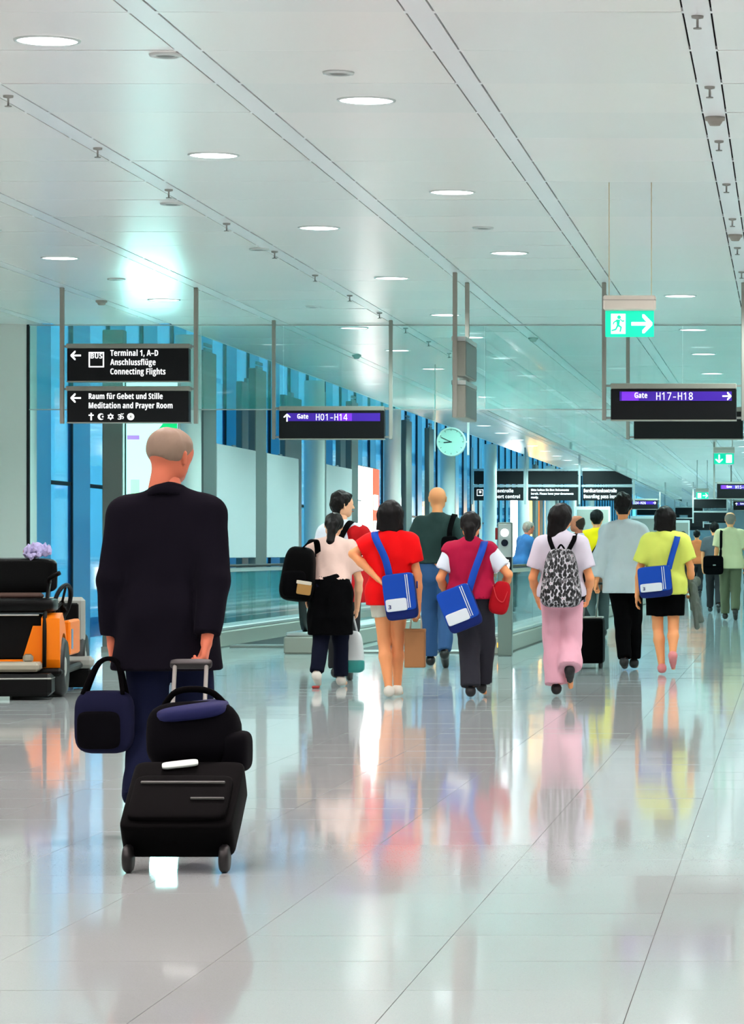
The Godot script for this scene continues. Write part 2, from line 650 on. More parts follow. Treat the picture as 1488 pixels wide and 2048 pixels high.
func person(c: Dictionary) -> Node3D:
	var h: float = c.h
	var s := h / 1.75
	var w: float = c.get("w", 1.0)
	var cell: float = c.get("cell", 0.014)
	var j := joints(h, c.get("lean", Vector3.ZERO), c.get("j", {}))
	var root := thing("person", c.at, c.label, "person", c.get("group", ""), c.get("turn", 0.0))
	var skin := mat("skin_" + c.get("skin", "light"), {"light": Color(0.93, 0.71, 0.56), "red": Color(0.82, 0.46, 0.34), "tan": Color(0.93, 0.62, 0.41)}[c.get("skin", "light")], 0.55, 0.0, 0.4)
	# --- body
	var b := torso(j, s, w, -0.006)
	b.append([j.neck + Vector3(0, -0.03, 0) * s, j.head + Vector3(0, -0.12, 0.02) * s, 0.06 * s, 0.05 * s, 0.04])
	for k in ["l", "r"]:
		var sh: Vector3 = j["s" + k]
		var el: Vector3 = j["e" + k]
		var wr: Vector3 = j["w" + k]
		b.append([sh, el, 0.05 * s * w, 0.038 * s, 0.025])
		b.append([el, el.lerp(wr, 0.35), 0.038 * s, 0.04 * s, 0.015])
		b.append([el.lerp(wr, 0.35), wr, 0.04 * s, 0.026 * s, 0.015])
		var hp: Vector3 = j["h" + k]
		var kn: Vector3 = j["k" + k]
		var an: Vector3 = j["a" + k]
		var to: Vector3 = j["t" + k]
		var thin := 0.84 if c.has("legs") and c.legs.get("len", 2.0) > 1.0 else 1.0
		b.append([hp, kn, 0.084 * s * w * thin, 0.055 * s * thin, 0.03])
		var calf := kn.lerp(an, 0.33) + Vector3(0, 0, 0.014 * thin)
		b.append([kn, calf, 0.053 * s * thin, 0.058 * s * thin, 0.02])
		b.append([calf, an, 0.058 * s * thin, 0.034 * s, 0.02])
		b.append([an + (an - to) * 0.12 - Vector3(0, 0.03, 0), to, 0.034 * s, 0.024 * s, 0.02])
	var bm := net(b, cell)
	var hb := Basis.from_euler(c.get("face", Vector3.ZERO))
	var ht := Transform3D(hb.scaled(Vector3.ONE * s * c.get("hs", 1.0)), j.head)
	var parts := [[bm, Transform3D()], [head_mesh(), ht]]
	for k in ["l", "r"]:
		var dir: Vector3 = (j["w" + k] - j["e" + k]).normalized()
		var sd := -1.0 if k == "l" else 1.0
		var fwd := Vector3(0, 0, -1)
		if absf(dir.z) > 0.8:
			fwd = Vector3(0, 1, 0)
		var z := -(fwd - dir * fwd.dot(dir)).normalized()
		var x := (-dir).cross(z).normalized()
		parts.append([hand(sd, c.get("grip_" + k, 0.45)), Transform3D(Basis(x, -dir, z).scaled(Vector3.ONE * s), j["w" + k])])
	obj("body", join(parts), skin, root)
	for x in [-1.0, 1.0]:
		obj("eye", soft(Vector3(0.022, 0.014, 0.014), 1.0, 0.0, 12), mat("eye", Color(0.06, 0.04, 0.03), 0.2), root, ht * Vector3(x * 0.03, 0.002, -0.087))
	obj("mouth", soft(Vector3(0.044, 0.01, 0.012), 1.0, 0.0, 12), mat("lips", Color(0.6, 0.28, 0.25), 0.5), root, ht * Vector3(0, -0.059, -0.09))
	if c.has("hair"):
		var hm := obj("hair", hair_mesh(c.hair), mat("hair_" + c.get("hair_color", "black"), {"black": Color(0.05, 0.04, 0.038), "grey": Color(0.5, 0.46, 0.42), "brown": Color(0.22, 0.15, 0.11), "ash": Color(0.55, 0.48, 0.41)}[c.get("hair_color", "black")], 0.5, 0.0, 0.3), root)
		hm.transform = ht
	# --- shirt, jacket or vest
	for t in c.get("tops", []):
		var g: float = t.get("fit", 0.014)
		var tb := torso(j, s, w, g)
		var hem: float = t.hem
		var flare: float = t.get("flare", 0.0)
		if hem < j.pelvis.y:
			for x in [-1.0, 1.0]:
				tb.append([j.pelvis + Vector3(x * 0.075 * s * w, 0, 0.01), Vector3(j.pelvis.x + x * 0.085 * s * w, hem - 0.05, j.pelvis.z + 0.01), 0.112 * s + g, 0.11 * s + g + flare, 0.05])
			tb.append([j.pelvis, Vector3(j.pelvis.x, hem - 0.05, j.pelvis.z), 0.11 * s + g, 0.1 * s + g + flare, 0.05])
		for k in ["l", "r"]:
			var sh: Vector3 = j["s" + k]
			var el: Vector3 = j["e" + k]
			var wr: Vector3 = j["w" + k]
			var sl: float = t.sleeve
			if sl <= 0.0:
				continue
			var sg: float = g + t.get("sleeve_fit", 0.01)
			tb.append([sh, sh.lerp(el, minf(sl, 1.0)), 0.047 * s * w + sg, lerpf(0.047 * w, 0.042, minf(sl, 1.0)) * s + sg, 0.03, sl <= 1.0])
			if sl > 1.0:
				tb.append([el, el.lerp(wr, sl - 1.0), 0.04 * s + sg, 0.03 * s + sg, 0.02, true])
		if t.get("collar", false):
			tb.append([j.neck + Vector3(0, -0.03, 0) * s, j.neck + Vector3(0, 0.035, -0.005) * s, 0.066 * s, 0.062 * s, 0.02, true])
		var cuts := [Plane(Vector3(0, -1, 0), -hem)]
		obj(t.name, net(tb, cell, cuts, t.get("rumple", 0.008), t.get("freq", 6.0)), t.m, root)
	# --- trousers, shorts or skirt
	if c.has("legs"):
		var l: Dictionary = c.legs
		var g: float = l.get("fit", 0.016)
		var lb := []
		var top: float = l.get("top", j.waist.y - 0.04)
		for x in [-1.0, 1.0]:
			lb.append([j.waist + Vector3(x * 0.062 * s * w, 0, 0), j.pelvis + Vector3(x * 0.075 * s * w, 0, 0), 0.094 * s + 0.006, 0.108 * s + 0.006, 0.04])
			lb.append([j.pelvis + Vector3(x * 0.07 * s * w, -0.02 * s, 0.045 * s), j.pelvis + Vector3(x * 0.07 * s * w, -0.06 * s, 0.045 * s), 0.095 * s + 0.006, 0.09 * s + 0.006, 0.04])
		for k in ["l", "r"]:
			var hp: Vector3 = j["h" + k]
			var kn: Vector3 = j["k" + k]
			var an: Vector3 = j["a" + k]
			var ln: float = l.get("len", 2.0)
			lb.append([hp, hp.lerp(kn, minf(ln, 1.0)), 0.088 * s * w + g * 0.6, lerpf(0.088 * w, 0.056, minf(ln, 1.0)) * s + g, 0.03, ln <= 1.0])
			if ln > 1.0:
				lb.append([kn, kn.lerp(an, (ln - 1.0) * 0.95) + Vector3(0, 0, 0.008), 0.056 * s + g, 0.046 * s + g + l.get("flare", 0.0), 0.03, true])
		obj(l.name, net(lb, cell, [Plane(Vector3(0, 1, 0), top)], l.get("rumple", 0.008), 7.0), l.m, root)
	# --- shoes
	if c.has("shoes"):
		for k in ["l", "r"]:
			var an: Vector3 = j["a" + k]
			var to: Vector3 = j["t" + k]
			var heel := an + (an - to) * 0.16 - Vector3(0, 0.035 * s, 0)
			var fb := [[heel, to, 0.04 * s, 0.034 * s, 0.02], [an - Vector3(0, 0.015, 0), to, 0.04 * s, 0.03 * s, 0.02], [heel, an, 0.042 * s, 0.042 * s, 0.02]]
			var cuts := [Plane((an - heel).normalized(), (an - heel).normalized().dot(an) + 0.0)]
			if heel.y < 0.09:
				cuts.append(Plane(Vector3(0, -1, 0), 0.0))
			obj("shoe", net(fb, 0.009, cuts), c.shoes, root)
	return root

# ------------------------------------------------------------------ the hall
func strip_x(k: int) -> float:
	return -0.44 - 1.3083 * k

func materials() -> void:
	var fl := mat("floor_tile", Color(0.775, 0.81, 0.815), 0.065, 0.0, 0.42)
	fl.albedo_texture = noise_tex("speckle", 0.11, [Color(0.8, 0.8, 0.79), Color(0.93, 0.94, 0.92), Color(0.9, 0.9, 0.9), Color(1, 1, 1)], 1024)
	fl.uv1_triplanar = true
	fl.uv1_world_triplanar = true
	fl.uv1_scale = Vector3(0.8, 0.8, 0.8)
	mat("grout", Color(0.36, 0.37, 0.36), 0.8)
	for i in 3:
		mat("ceiling_panel_%d" % i, [Color(0.9, 0.9, 0.885), Color(0.885, 0.89, 0.88), Color(0.91, 0.9, 0.89)][i], 0.27, 0.0, 0.5)
	mat("ceiling_strip", Color(0.885, 0.895, 0.9), 0.29, 0.0, 0.5)
	mat("plenum", Color(0.1, 0.1, 0.1), 0.9)
	mat("wall", Color(0.93, 0.945, 0.92), 0.5)
	mat("steel", Color(0.58, 0.58, 0.56), 0.4, 0.4)
	mat("post", Color(0.6, 0.585, 0.55), 0.5, 0.0)
	mat("sign_black", Color(0.11, 0.11, 0.115), 0.4, 0.0, 0.25)
	mat("sign_grey", Color(0.58, 0.57, 0.53), 0.5)
	mat("aluminium", Color(0.75, 0.77, 0.76), 0.35, 0.6)
	mat("rubber", Color(0.03, 0.03, 0.032), 0.45)
	mat("white_paint", Color(0.86, 0.87, 0.85), 0.4)
	mat("pilaster", Color(0.44, 0.45, 0.435), 0.38, 0.2)
	mat("board", Color(0.84, 0.84, 0.845), 0.5)
	mat("frosted", Color(0.5, 0.75, 0.81), 0.4)
	M.frosted.backlight_enabled = true
	M.frosted.backlight = Color(0.48, 0.6, 0.64)
	mat("mullion", Color(0.03, 0.05, 0.06), 0.5)
	glass("blue_glass", Color(0.0, 0.44, 0.74), 0.63, 0.04)
	glass("screen_glass", Color(0.35, 0.88, 0.85), 0.15, 0.02)
	glass("balustrade_glass", Color(0.2, 0.62, 0.62), 0.22, 0.02)
	glow("lettering_white", Color(1, 1, 1), 0.35)
	glow("display_purple", Color(0.2, 0.06, 0.52), 0.35)
	glow("display_bright", Color(0.42, 0.14, 0.75), 0.35)
	glow("exit_green", Color(0.0, 0.78, 0.62), 0.32)
	glow("exit_white", Color(0.95, 1, 1), 0.4)

func ceiling() -> void:
	var root := Node3D.new()
	root.name = "ceiling"
	root.set_meta("kind", "structure")
	add_child(root)
	# hidden deck over the panels, in two slabs, and the edge towards the window bay
	obj("deck", box(Vector3(18.5, 0.3, 48.6)), M.plenum, root, Vector3(-2.95, CEIL + 0.3, -12.1))
	obj("deck", box(Vector3(13.2, 0.3, 165.0)), M.plenum, root, Vector3(-0.3, CEIL + 0.3, -118.9))
	var fw := 1.3083 - 0.125 - 0.02
	var pm := box(Vector3(fw, 0.02, PITCH - 0.003))
	var loose := []
	var placed := 0
	var r0 := int(floor((-12.0 - 15.35) / PITCH))
	for n in range(-1, 150):
		_panel_row(root, n, pm, loose, placed)
		placed = root.get_child_count()
	for n in range(r0, -1):
		_panel_row(root, n, pm, loose, 9999)
	var st := SurfaceTool.new()
	for t in loose:
		st.append_from(pm, 0, t)
	var rest := obj("ceiling_panels_beyond", st.commit(), M.ceiling_panel_0, root)
	rest.set_meta("kind", "stuff")
	# the flush strips between the panel fields, bridged to the panels at every joint
	for k in range(-5, 8):
		var x := strip_x(k)
		var far := 36.2 if x < -6.9 else 190.0
		st = SurfaceTool.new()
		var ln := far + 12.0
		st.append_from(box(Vector3(0.125, 0.02, ln)), 0, at3(Vector3(x, CEIL + 0.011, -(far - ln / 2))))
		var d := 15.35 - 24 * PITCH
		while d < minf(far, 110.0):
			for sg in [-1, 1]:
				st.append_from(box(Vector3(0.014, 0.018, 0.06)), 0, at3(Vector3(x + sg * 0.0675, CEIL + 0.0105, -d)))
			d += PITCH
		obj("ceiling_strip", st.commit(), M.ceiling_strip, root)
	# light trim along the edge of the lowered ceiling
	obj("edge_trim", box(Vector3(0.03, 0.16, 153.6)), M.ceiling_strip, root, Vector3(-6.91, CEIL + 0.08, -113.2))

func _panel_row(root: Node3D, n: int, pm: Mesh, loose: Array, placed: int) -> void:
	var d := 15.35 + (n + 0.5) * PITCH
	for k in range(-5, 8):
		var x := (strip_x(k) + strip_x(k + 1)) / 2
		if x < -6.7 and d > 36.3:
			continue
		if x < -11.8 or x > 6.2 or d < -11.8 or d > 189.0:
			continue
		var t := at3(Vector3(x, CEIL + 0.012, -d), Vector3(rng.randf_range(-0.0022, 0.0022), 0, rng.randf_range(-0.0015, 0.0015)))
		var seen := d > 13.5 and x + 0.6 > -0.2445 * d and x - 0.6 < -0.013 * d
		if seen and placed < 298:
			var o := obj("ceiling_panel", pm, M["ceiling_panel_%d" % rng.randi_range(0, 2)], root)
			o.transform = t
			placed += 1
		else:
			loose.append(t)

func flooring() -> void:
	var root := Node3D.new()
	root.name = "floor"
	root.set_meta("kind", "structure")
	add_child(root)
	obj("screed", box(Vector3(18.5, 0.2, 203.0)), M.grout, root, Vector3(-2.95, -0.1035, -89.0))
	var s := 0.595
	var tm := box(Vector3(s - 0.0022, 0.02, s - 0.0022))
	var loose := []
	var placed := 0
	for n in range(-21, 330):
		var d := 7.2 + (n + 0.5) * s
		for k in range(-12, 20):
			var x := -0.4 - (k + 0.5) * s
			if x < -12.0 or x > 6.1 or (d > 36.3 and x < -9.1):
				continue
			var t := at3(Vector3(x, -0.0102, -d), Vector3(rng.randf_range(-0.0012, 0.0012), 0, rng.randf_range(-0.0012, 0.0012)))
			var seen := d > 7.4 and x + 0.28 > -0.2435 * d and x - 0.28 < -0.0142 * d
			if seen and placed < 299:
				var o := obj("floor_tile", tm, M.floor_tile, root)
				o.transform = t
				placed += 1
			elif d < 72.0:
				loose.append(t)
	var top := begin()
	for t in loose:
		var h := (s - 0.0022) / 2
		quad(top, t * Vector3(-h, 0.01, h), t * Vector3(h, 0.01, h), t * Vector3(h, 0.01, -h), t * Vector3(-h, 0.01, -h))
	var rest := obj("floor_tiles_beyond", done(top), M.floor_tile, root)
	rest.set_meta("kind", "stuff")
	obj("far_floor", box(Vector3(18.5, 0.02, 120.0)), M.floor_tile, root, Vector3(-2.95, -0.0102, -(72.0 + 60.1)))

func walls() -> void:
	struct("wall_left", box(Vector3(0.3, 4.2, 48.6)), M.wall, V(-12.15, 1.9, 12.3))
	struct("wall_front", box(Vector3(3.6, 4.2, 0.5)), M.wall, V(-10.34, 1.9, 36.6))
	struct("trim_1", box(Vector3(0.03, 3.68, 0.04)), M.mullion, V(-8.52, 1.84, 36.36))
	struct("wall_right", box(Vector3(0.3, 4.4, 203.0)), M.wall, V(6.25, 1.9, 89.0))
	struct("wall_back", box(Vector3(18.6, 4.4, 0.3)), M.wall, V(-2.95, 1.9, -12.15))
	struct("wall_end", box(Vector3(18.6, 6.8, 0.3)), M.wall, V(-2.95, 3.2, 190.3))
	# the window bay is higher than the hall: its roof and the wall over the lowered ceiling's edge
	struct("wall_bay", box(Vector3(0.2, 2.4, 153.6)), M.wall, V(-6.8, 5.05, 113.2))
	struct("wall_bay_end", box(Vector3(2.6, 2.4, 0.3)), M.wall, V(-8.0, 5.05, 36.45))
	struct("roof_bay", box(Vector3(2.9, 0.2, 154.0)), M.wall, V(-8.1, 6.3, 113.2))
	# glazed front: each bay is a frosted leaf and a blue pane with a transom
	var bays := 0
	var d := 36.83
	while d < 188.0:
		bays += 1
		var w := Node3D.new()
		w.name = "window_%d" % bays
		w.set_meta("kind", "structure")
		add_child(w)
		w.position = V(-9.2, 0, d)
		obj("mullion", box(Vector3(0.06, 6.2, 0.05)), M.mullion, w, Vector3(0.05, 3.1, 0))
		obj("frosted_leaf", box(Vector3(0.03, 6.2, 1.08)), M.frosted, w, Vector3(0.05, 3.1, -0.55))
		var pane: Material = M.blue_glass
		obj("pane", box(Vector3(0.012, 4.2, 1.2)), pane, w, Vector3(0.05, 4.1, -1.67))
		obj("pane", box(Vector3(0.012, 2.0, 1.2)), pane, w, Vector3(0.05, 1.0, -1.67))
		obj("transom", box(Vector3(0.03, 0.05, 1.16)), M.mullion, w, Vector3(0.05, 2.0, -1.67))
		d += 2.25
	# smoke screens of glass under the ceiling
	var xs := [-8.5, -6.58, -5.66, -3.41, -1.2, 1.0]
	var names := ["glass smoke screen beside the pale end wall, over the bus sign", "narrow glass smoke screen between the bus sign and the H01-H14 display", "wide glass smoke screen hanging above the H01-H14 gate display", "glass smoke screen between the edge-on grey sign and the exit sign", "glass smoke screen hanging above the H17-H18 gate display"]
	for i in xs.size() - 1:
		var wd: float = xs[i + 1] - xs[i]
		var g := thing("smoke_screen", V(xs[i] + wd / 2, 2.73, 36.32), names[i], "smoke screen", "smoke screens across the hall")
		obj("pane", box(Vector3(wd - 0.012, 0.93, 0.01)), M.screen_glass, g, Vector3(0, 0.465, 0))
		obj("edge_rail", box(Vector3(wd, 0.012, 0.016)), M.aluminium, g, Vector3(0, -0.003, 0))
		obj("head_rail", box(Vector3(wd, 0.014, 0.02)), M.aluminium, g, Vector3(0, 0.94, 0))
	d = 36.4
	while d < 100.0:
		var g2 := thing("smoke_screen", V(-3.41, 2.73, d + 1.5), "clear glass smoke screen hanging lengthwise above the moving walkway", "smoke screen", "smoke screens along the walkway")
		obj("pane", box(Vector3(0.01, 0.93, 2.98)), M.screen_glass, g2, Vector3(0, 0.465, 0))
		obj("edge_rail", box(Vector3(0.016, 0.012, 3.0)), M.aluminium, g2, Vector3(0, -0.003, 0))
		d += 3.0

func downlight(x: float, d: float, tint: Color, energy: float) -> void:
	var o := thing("downlight", V(x, CEIL, d), "round recessed downlight glowing white in the panelled ceiling" if d < 36.0 else "round recessed downlight glowing white beyond the glass smoke screen", "ceiling light", "recessed ceiling downlights" if d < 36.0 else "downlights of the far hall")
	if not shared.has("dl_trim"):
		shared["dl_trim"] = lathe([Vector2(0.148, -0.002), Vector2(0.152, -0.007), Vector2(0.162, -0.006), Vector2(0.166, 0.002)], 36)
		shared["dl_lens"] = lathe([Vector2(0.0, -0.003), Vector2(0.149, -0.0025), Vector2(0.149, 0.002)], 36, false)
	obj("trim", shared["dl_trim"], M.aluminium, o)
	obj("lens", shared["dl_lens"], glow("downlight_lens", Color(0.94, 0.99, 1.0), 2.5), o)
	var l := SpotLight3D.new()
	l.name = "lamp"
	l.light_color = tint
	l.light_energy = energy
	l.light_size = 0.13
	l.spot_angle = 76.0
	l.spot_angle_attenuation = 0.5
	l.spot_range = 40.0
	l.spot_attenuation = 2.0
	l.shadow_enabled = true
	l.rotation.x = -PI / 2
	l.position.y = -0.02
	o.add_child(l)

func ceiling_fittings() -> void:
	var white := Color(1.0, 0.915, 0.915)
	var green := Color(0.79, 0.98, 0.97)
	# front part: staggered columns
	for i in range(-2, 5):
		downlight(-3.7, 16.19 + 4.67 * i, white.lerp(green, clampf(i * 0.18, 0, 1)), 2.6)
	for i in range(-2, 3):
		downlight(-2.39, 18.33 + 4.67 * i, white.lerp(green, clampf(i * 0.18, 0, 1)), 2.6)
	for i in range(-7, 2):
		downlight(-6.32, 28.14 + 4.67 * i, white.lerp(green, clampf((i + 3) * 0.18, 0, 1)), 2.6)
	for i in range(-7, 2):  # columns outside the view, added to give the front hall enough light
		downlight(0.2, 25.6 + 4.67 * i, white.lerp(green, clampf((i + 2) * 0.18, 0, 1)), 3.6)
		if i > -5:
			downlight(2.83, 28.14 + 4.67 * i, white, 2.6)
			downlight(-9.0, 25.6 + 4.67 * i, white, 2.6)
	downlight(-1.09, 32.3, green, 3.4)
	# beyond the smoke screen
	for i in 36:
		downlight(-3.78, 38.5 + 4.15 * i, green, 3.7)  # column continued with added lamps to brighten the far end
		if i < 22:
			downlight(-4.95, 36.9 + 4.1 * i, green, 3.7)
		if i < 33:
			downlight(-1.11, 37.2 + 4.55 * i, green, 3.7)  # its farthest lamps are likewise added for light down the hall
		if i < 12:
			downlight(-6.15, 61.2 + 4.1 * i, green, 3.7)
			downlight(2.0, 39.0 + 6.5 * i, green, 2.6)  # unseen right-hand column, added to light the far hall
	# sprinklers on two strips
	var sp_plate := lathe([Vector2(0.0, -0.062), Vector2(0.02, -0.062), Vector2(0.02, -0.057), Vector2(0.006, -0.055), Vector2(0.006, -0.015), Vector2(0.028, -0.01), Vector2(0.03, 0.004)], 14)
	for k in [3, 0]:
		for i in range(0, 12):
			var d := 15.45 + 2.345 * i + (0.35 if k == 3 else 0.0)
			var o := obj("sprinkler", sp_plate, M.steel, self, V(strip_x(k), CEIL, d))
			if k == 3:
				tag(o, "small steel sprinkler head on the ceiling strip over the H01-H14 gate sign", "sprinkler", "sprinklers on the left strip")
			else:
				tag(o, "small steel sprinkler head on the ceiling strip right of the exit sign", "sprinkler", "sprinklers on the right strip")
	var det := lathe([Vector2(0.0, -0.05), Vector2(0.03, -0.048), Vector2(0.042, -0.03), Vector2(0.045, -0.022), Vector2(0.058, -0.018), Vector2(0.06, 0.0)], 20)
	for p in [[-0.44, 19.05], [-0.44, 26.1], [-6.97, 32.9], [-3.05, 38.6], [-4.2, 49.5], [-5.6, 42.0]]:
		tag(obj("smoke_detector", det, M.post, self, V(p[0], CEIL, p[1])), "small domed grey smoke detector under the ceiling", "smoke detector", "smoke detectors under the ceiling")
	var disc := lathe([Vector2(0.0, -0.006), Vector2(0.06, -0.006), Vector2(0.062, -0.012), Vector2(0.08, -0.01), Vector2(0.085, 0.001)], 24)
	for p in [[-3.2, 16.65], [-2.4, 17.27], [-2.41, 25.5], [-4.52, 23.75], [-4.46, 27.3], [-6.28, 30.3], [-6.32, 25.7], [-4.95, 33.7]]:
		var o := thing("ceiling_spot", V(p[0], CEIL, p[1]), "small unlit round ceiling spot with a dark centre", "ceiling light", "unlit ceiling spots")
		obj("trim", disc, M.aluminium, o)
		obj("reflector", lathe([Vector2(0.0, -0.014), Vector2(0.035, -0.012), Vector2(0.055, -0.004)], 20), M.pilaster, o)

func window_bay() -> void:
	# dark metal piers with blank white boards between them, round white columns
	var piers := [[39.9, 40.8], [43.8, 44.7], [49.75, 50.45], [53.4, 54.2], [61.0, 61.9], [64.9, 65.7], [92.0, 93.0], [100.5, 101.3], [110.0, 111.0]]
	var pier_names := ["dark grey metal pier between the suited man and the first white board", "dark grey metal pier between the first two white boards", "dark grey metal pier right of the round column by the second white board", "dark grey metal pier between the third white board and the red edged poster"]
	var pn := 0
	for p in piers:
		var o := thing("pier", V(-7.25, 0, (p[0] + p[1]) / 2), pier_names[pn] if pn < 4 else "dark grey metal pier far along the walkway under the ceiling edge", "pier", "" if pn < 4 else "far dark piers along the walkway")
		pn += 1
		var ln: float = p[1] - p[0]
		obj("cladding", bevel(Vector3(0.1, 3.62, ln), 0.01), M.pilaster, o, Vector3(0, 1.81, 0))
		for y in [3.64, 3.7]:
			obj("bracket", box(Vector3(0.03, 0.04, ln * 0.5)), M.steel, o, Vector3(0.02, y, 0))
	for p in [[52.5, 54.1, "first"], [57.0, 58.9, "second"], [64.0, 65.6, "third"]]:
		var o := thing("pier", V(-8.9, 0, (p[0] + p[1]) / 2), "dark pier against the blue glazing showing above the %s white board" % p[2], "pier")
		obj("cladding", bevel(Vector3(0.1, 3.9, p[1] - p[0]), 0.01), M.pilaster, o, Vector3(0, 1.95, 0))
		obj("head", box(Vector3(0.06, 0.08, 0.3)), M.steel, o, Vector3(0, 3.94, 0))
	var first := thing("pier", V(-7.69, 0, 37.0), "broad grey pier left of the green-topped lit poster", "pier")
	obj("cladding", bevel(Vector3(0.24, 3.66, 0.2), 0.01), M.pilaster, first, Vector3(0, 1.83, 0))
	obj("base", box(Vector3(0.26, 0.06, 0.22)), M.steel, first, Vector3(0, 0.03, 0))
	var labels := ["tall blank white board between the two dark piers by the suited man", "tall blank white board behind the woman with the black backpack", "tall blank white board next to the red and white lit poster"]
	var n := 0
	for p in [[40.82, 43.78], [44.72, 47.6], [50.47, 53.38]]:
		var o := thing("board", V(-7.22, 1.06, (p[0] + p[1]) / 2), labels[n], "board")
		obj("panel", bevel(Vector3(0.05, 1.44, p[1] - p[0]), 0.006), M.board, o, Vector3(0, 0.72, 0))
		obj("hanger", box(Vector3(0.03, 0.03, 0.2)), M.steel, o, Vector3(-0.02, 1.45, 0))
		n += 1
	for d in [38.45, 48.65, 58.2, 67.6, 77.2, 86.8, 96.4, 106.0, 115.6]:
		var o := thing("round_column", V(-7.12, 0, d), "slim round white column standing before the blue glazing", "column", "round columns along the glazing")
		obj("shaft", lathe([Vector2(0.155, 0.05), Vector2(0.155, 3.7)], 28), M.white_paint, o)
		obj("foot_ring", lathe([Vector2(0.175, 0.0), Vector2(0.175, 0.05), Vector2(0.155, 0.055)], 28), M.steel, o)
	# lit posters
	var white := glow("poster_white", Color(0.97, 1, 1), 2.2)
	var o1 := thing("lit_poster", V(-7.265, 1.5, 37.0), "bright backlit poster with a green top right corner behind the suited man", "poster")
	obj("case", bevel(Vector3(0.61, 1.64, 0.14), 0.01), M.steel, o1, Vector3(0, 0.8, -0.08))
	obj("lit_screen", box(Vector3(0.58, 1.58, 0.01)), glow("poster_ice", Color(0.66, 1, 0.97), 0.6), o1, Vector3(0, 0.8, 0))
	obj("lit_green_corner", plate(PackedVector2Array([Vector2(0.03, -0.1), Vector2(0.06, 0.06), Vector2(0.13, 0.15), Vector2(0.29, 0.2), Vector2(0.29, -0.12), Vector2(0.2, -0.08)]), 0.004), glow("poster_green", Color(0.0, 0.72, 0.4), 0.4), o1, Vector3(0, 0.95, 0.008))
	obj("lit_lilac_line", box(Vector3(0.14, 0.05, 0.004)), glow("poster_lilac", Color(0.62, 0.5, 0.85), 0.4), o1, Vector3(-0.21, 0.94, 0.008))
	obj("lit_green_mark", box(Vector3(0.1, 0.2, 0.004)), glow("poster_pale", Color(0.6, 0.9, 0.7), 0.5), o1, Vector3(-0.19, 0.36, 0.008))
	poster_light(o1, Vector2(0.58, 1.58), Vector3(0, 0.8, 0.03), 0.0, Color(0.7, 1.0, 0.97), 1.2)
	var o2 := thing("lit_poster", V(-7.22, 0.5, 55.65), "backlit white poster with a red right edge behind the red shirted woman", "poster")
	obj("case", bevel(Vector3(0.12, 2.1, 2.6), 0.01), M.steel, o2, Vector3(-0.07, 1.05, 0))
	obj("lit_screen", box(Vector3(0.01, 2.06, 1.95)), white, o2, Vector3(0, 1.05, 0.45))
	obj("lit_red_field", box(Vector3(0.01, 2.06, 0.9)), glow("poster_red", Color(1.0, 0.3, 0.2), 0.8), o2, Vector3(0, 1.05, -0.98))
	for y in [1.5, 1.05, 0.6]:
		obj("lit_white_square", box(Vector3(0.004, 0.26, 0.6)), white, o2, Vector3(0.008, y, -0.95))
	obj("lit_mark", box(Vector3(0.004, 0.02, 0.4)), M.pilaster, o2, Vector3(0.008, 1.5, 1.2))
	poster_light(o2, Vector2(2.9, 2.06), Vector3(0.03, 1.05, 0), PI / 2, Color(1.0, 0.86, 0.82), 2.5)
	var o3 := thing("lit_poster", V(-7.7, 0.5, 97.0), "backlit orange and yellow poster beyond the man in the denim jacket", "poster")
	obj("case", bevel(Vector3(0.62, 2.2, 0.12), 0.01), M.steel, o3, Vector3(0, 1.1, -0.07))
	obj("plinth", bevel(Vector3(0.5, 0.5, 0.1), 0.01), M.pilaster, o3, Vector3(0, -0.25, -0.07))
	obj("lit_screen", box(Vector3(0.38, 2.14, 0.01)), glow("poster_yellow", Color(1.0, 0.86, 0.45), 0.9), o3, Vector3(-0.08, 1.1, 0))
	obj("lit_orange_edge", box(Vector3(0.1, 2.14, 0.01)), glow("poster_orange", Color(0.9, 0.42, 0.08), 0.4), o3, Vector3(0.17, 1.1, 0))
	poster_light(o3, Vector2(0.58, 2.1), Vector3(0, 1.1, 0.03), 0.0, Color(1.0, 0.75, 0.4), 3.0)
	var o4 := thing("lit_poster", V(-7.6, 0.5, 90.0), "narrow backlit white poster behind the walkway signal pillar", "poster")
	obj("case", bevel(Vector3(0.3, 2.2, 0.12), 0.01), M.steel, o4, Vector3(0, 1.1, -0.07))
	obj("plinth", bevel(Vector3(0.26, 0.5, 0.1), 0.01), M.pilaster, o4, Vector3(0, -0.25, -0.07))
	obj("lit_screen", box(Vector3(0.28, 2.14, 0.01)), white, o4, Vector3(0, 1.1, 0))
	poster_light(o4, Vector2(0.28, 2.1), Vector3(0, 1.1, 0.03), 0.0, Color(1, 1, 1), 1.5)
	# grey cabinets and screens far down the bay
	for p in [[-6.3, 104.0, 1.1, 2.6], [-5.4, 122.0, 1.2, 2.5], [-4.4, 128.0, 0.9, 2.4]]:
		var o := thing("wall_cabinet", V(p[0], 0, p[1]), "tall pale grey cabinet far down the walkway", "cabinet", "tall cabinets far down the walkway")
		obj("body", bevel(Vector3(p[2], p[3], 0.4), 0.02), M.white_paint, o, Vector3(0, p[3] / 2, 0))
		obj("plinth", box(Vector3(p[2] - 0.06, 0.1, 0.36)), M.pilaster, o, Vector3(0, 0.05, 0.0))
		obj("door", bevel(Vector3(p[2] - 0.1, p[3] - 0.3, 0.02), 0.005), M.sign_grey, o, Vector3(0, p[3] / 2 + 0.05, 0.21))

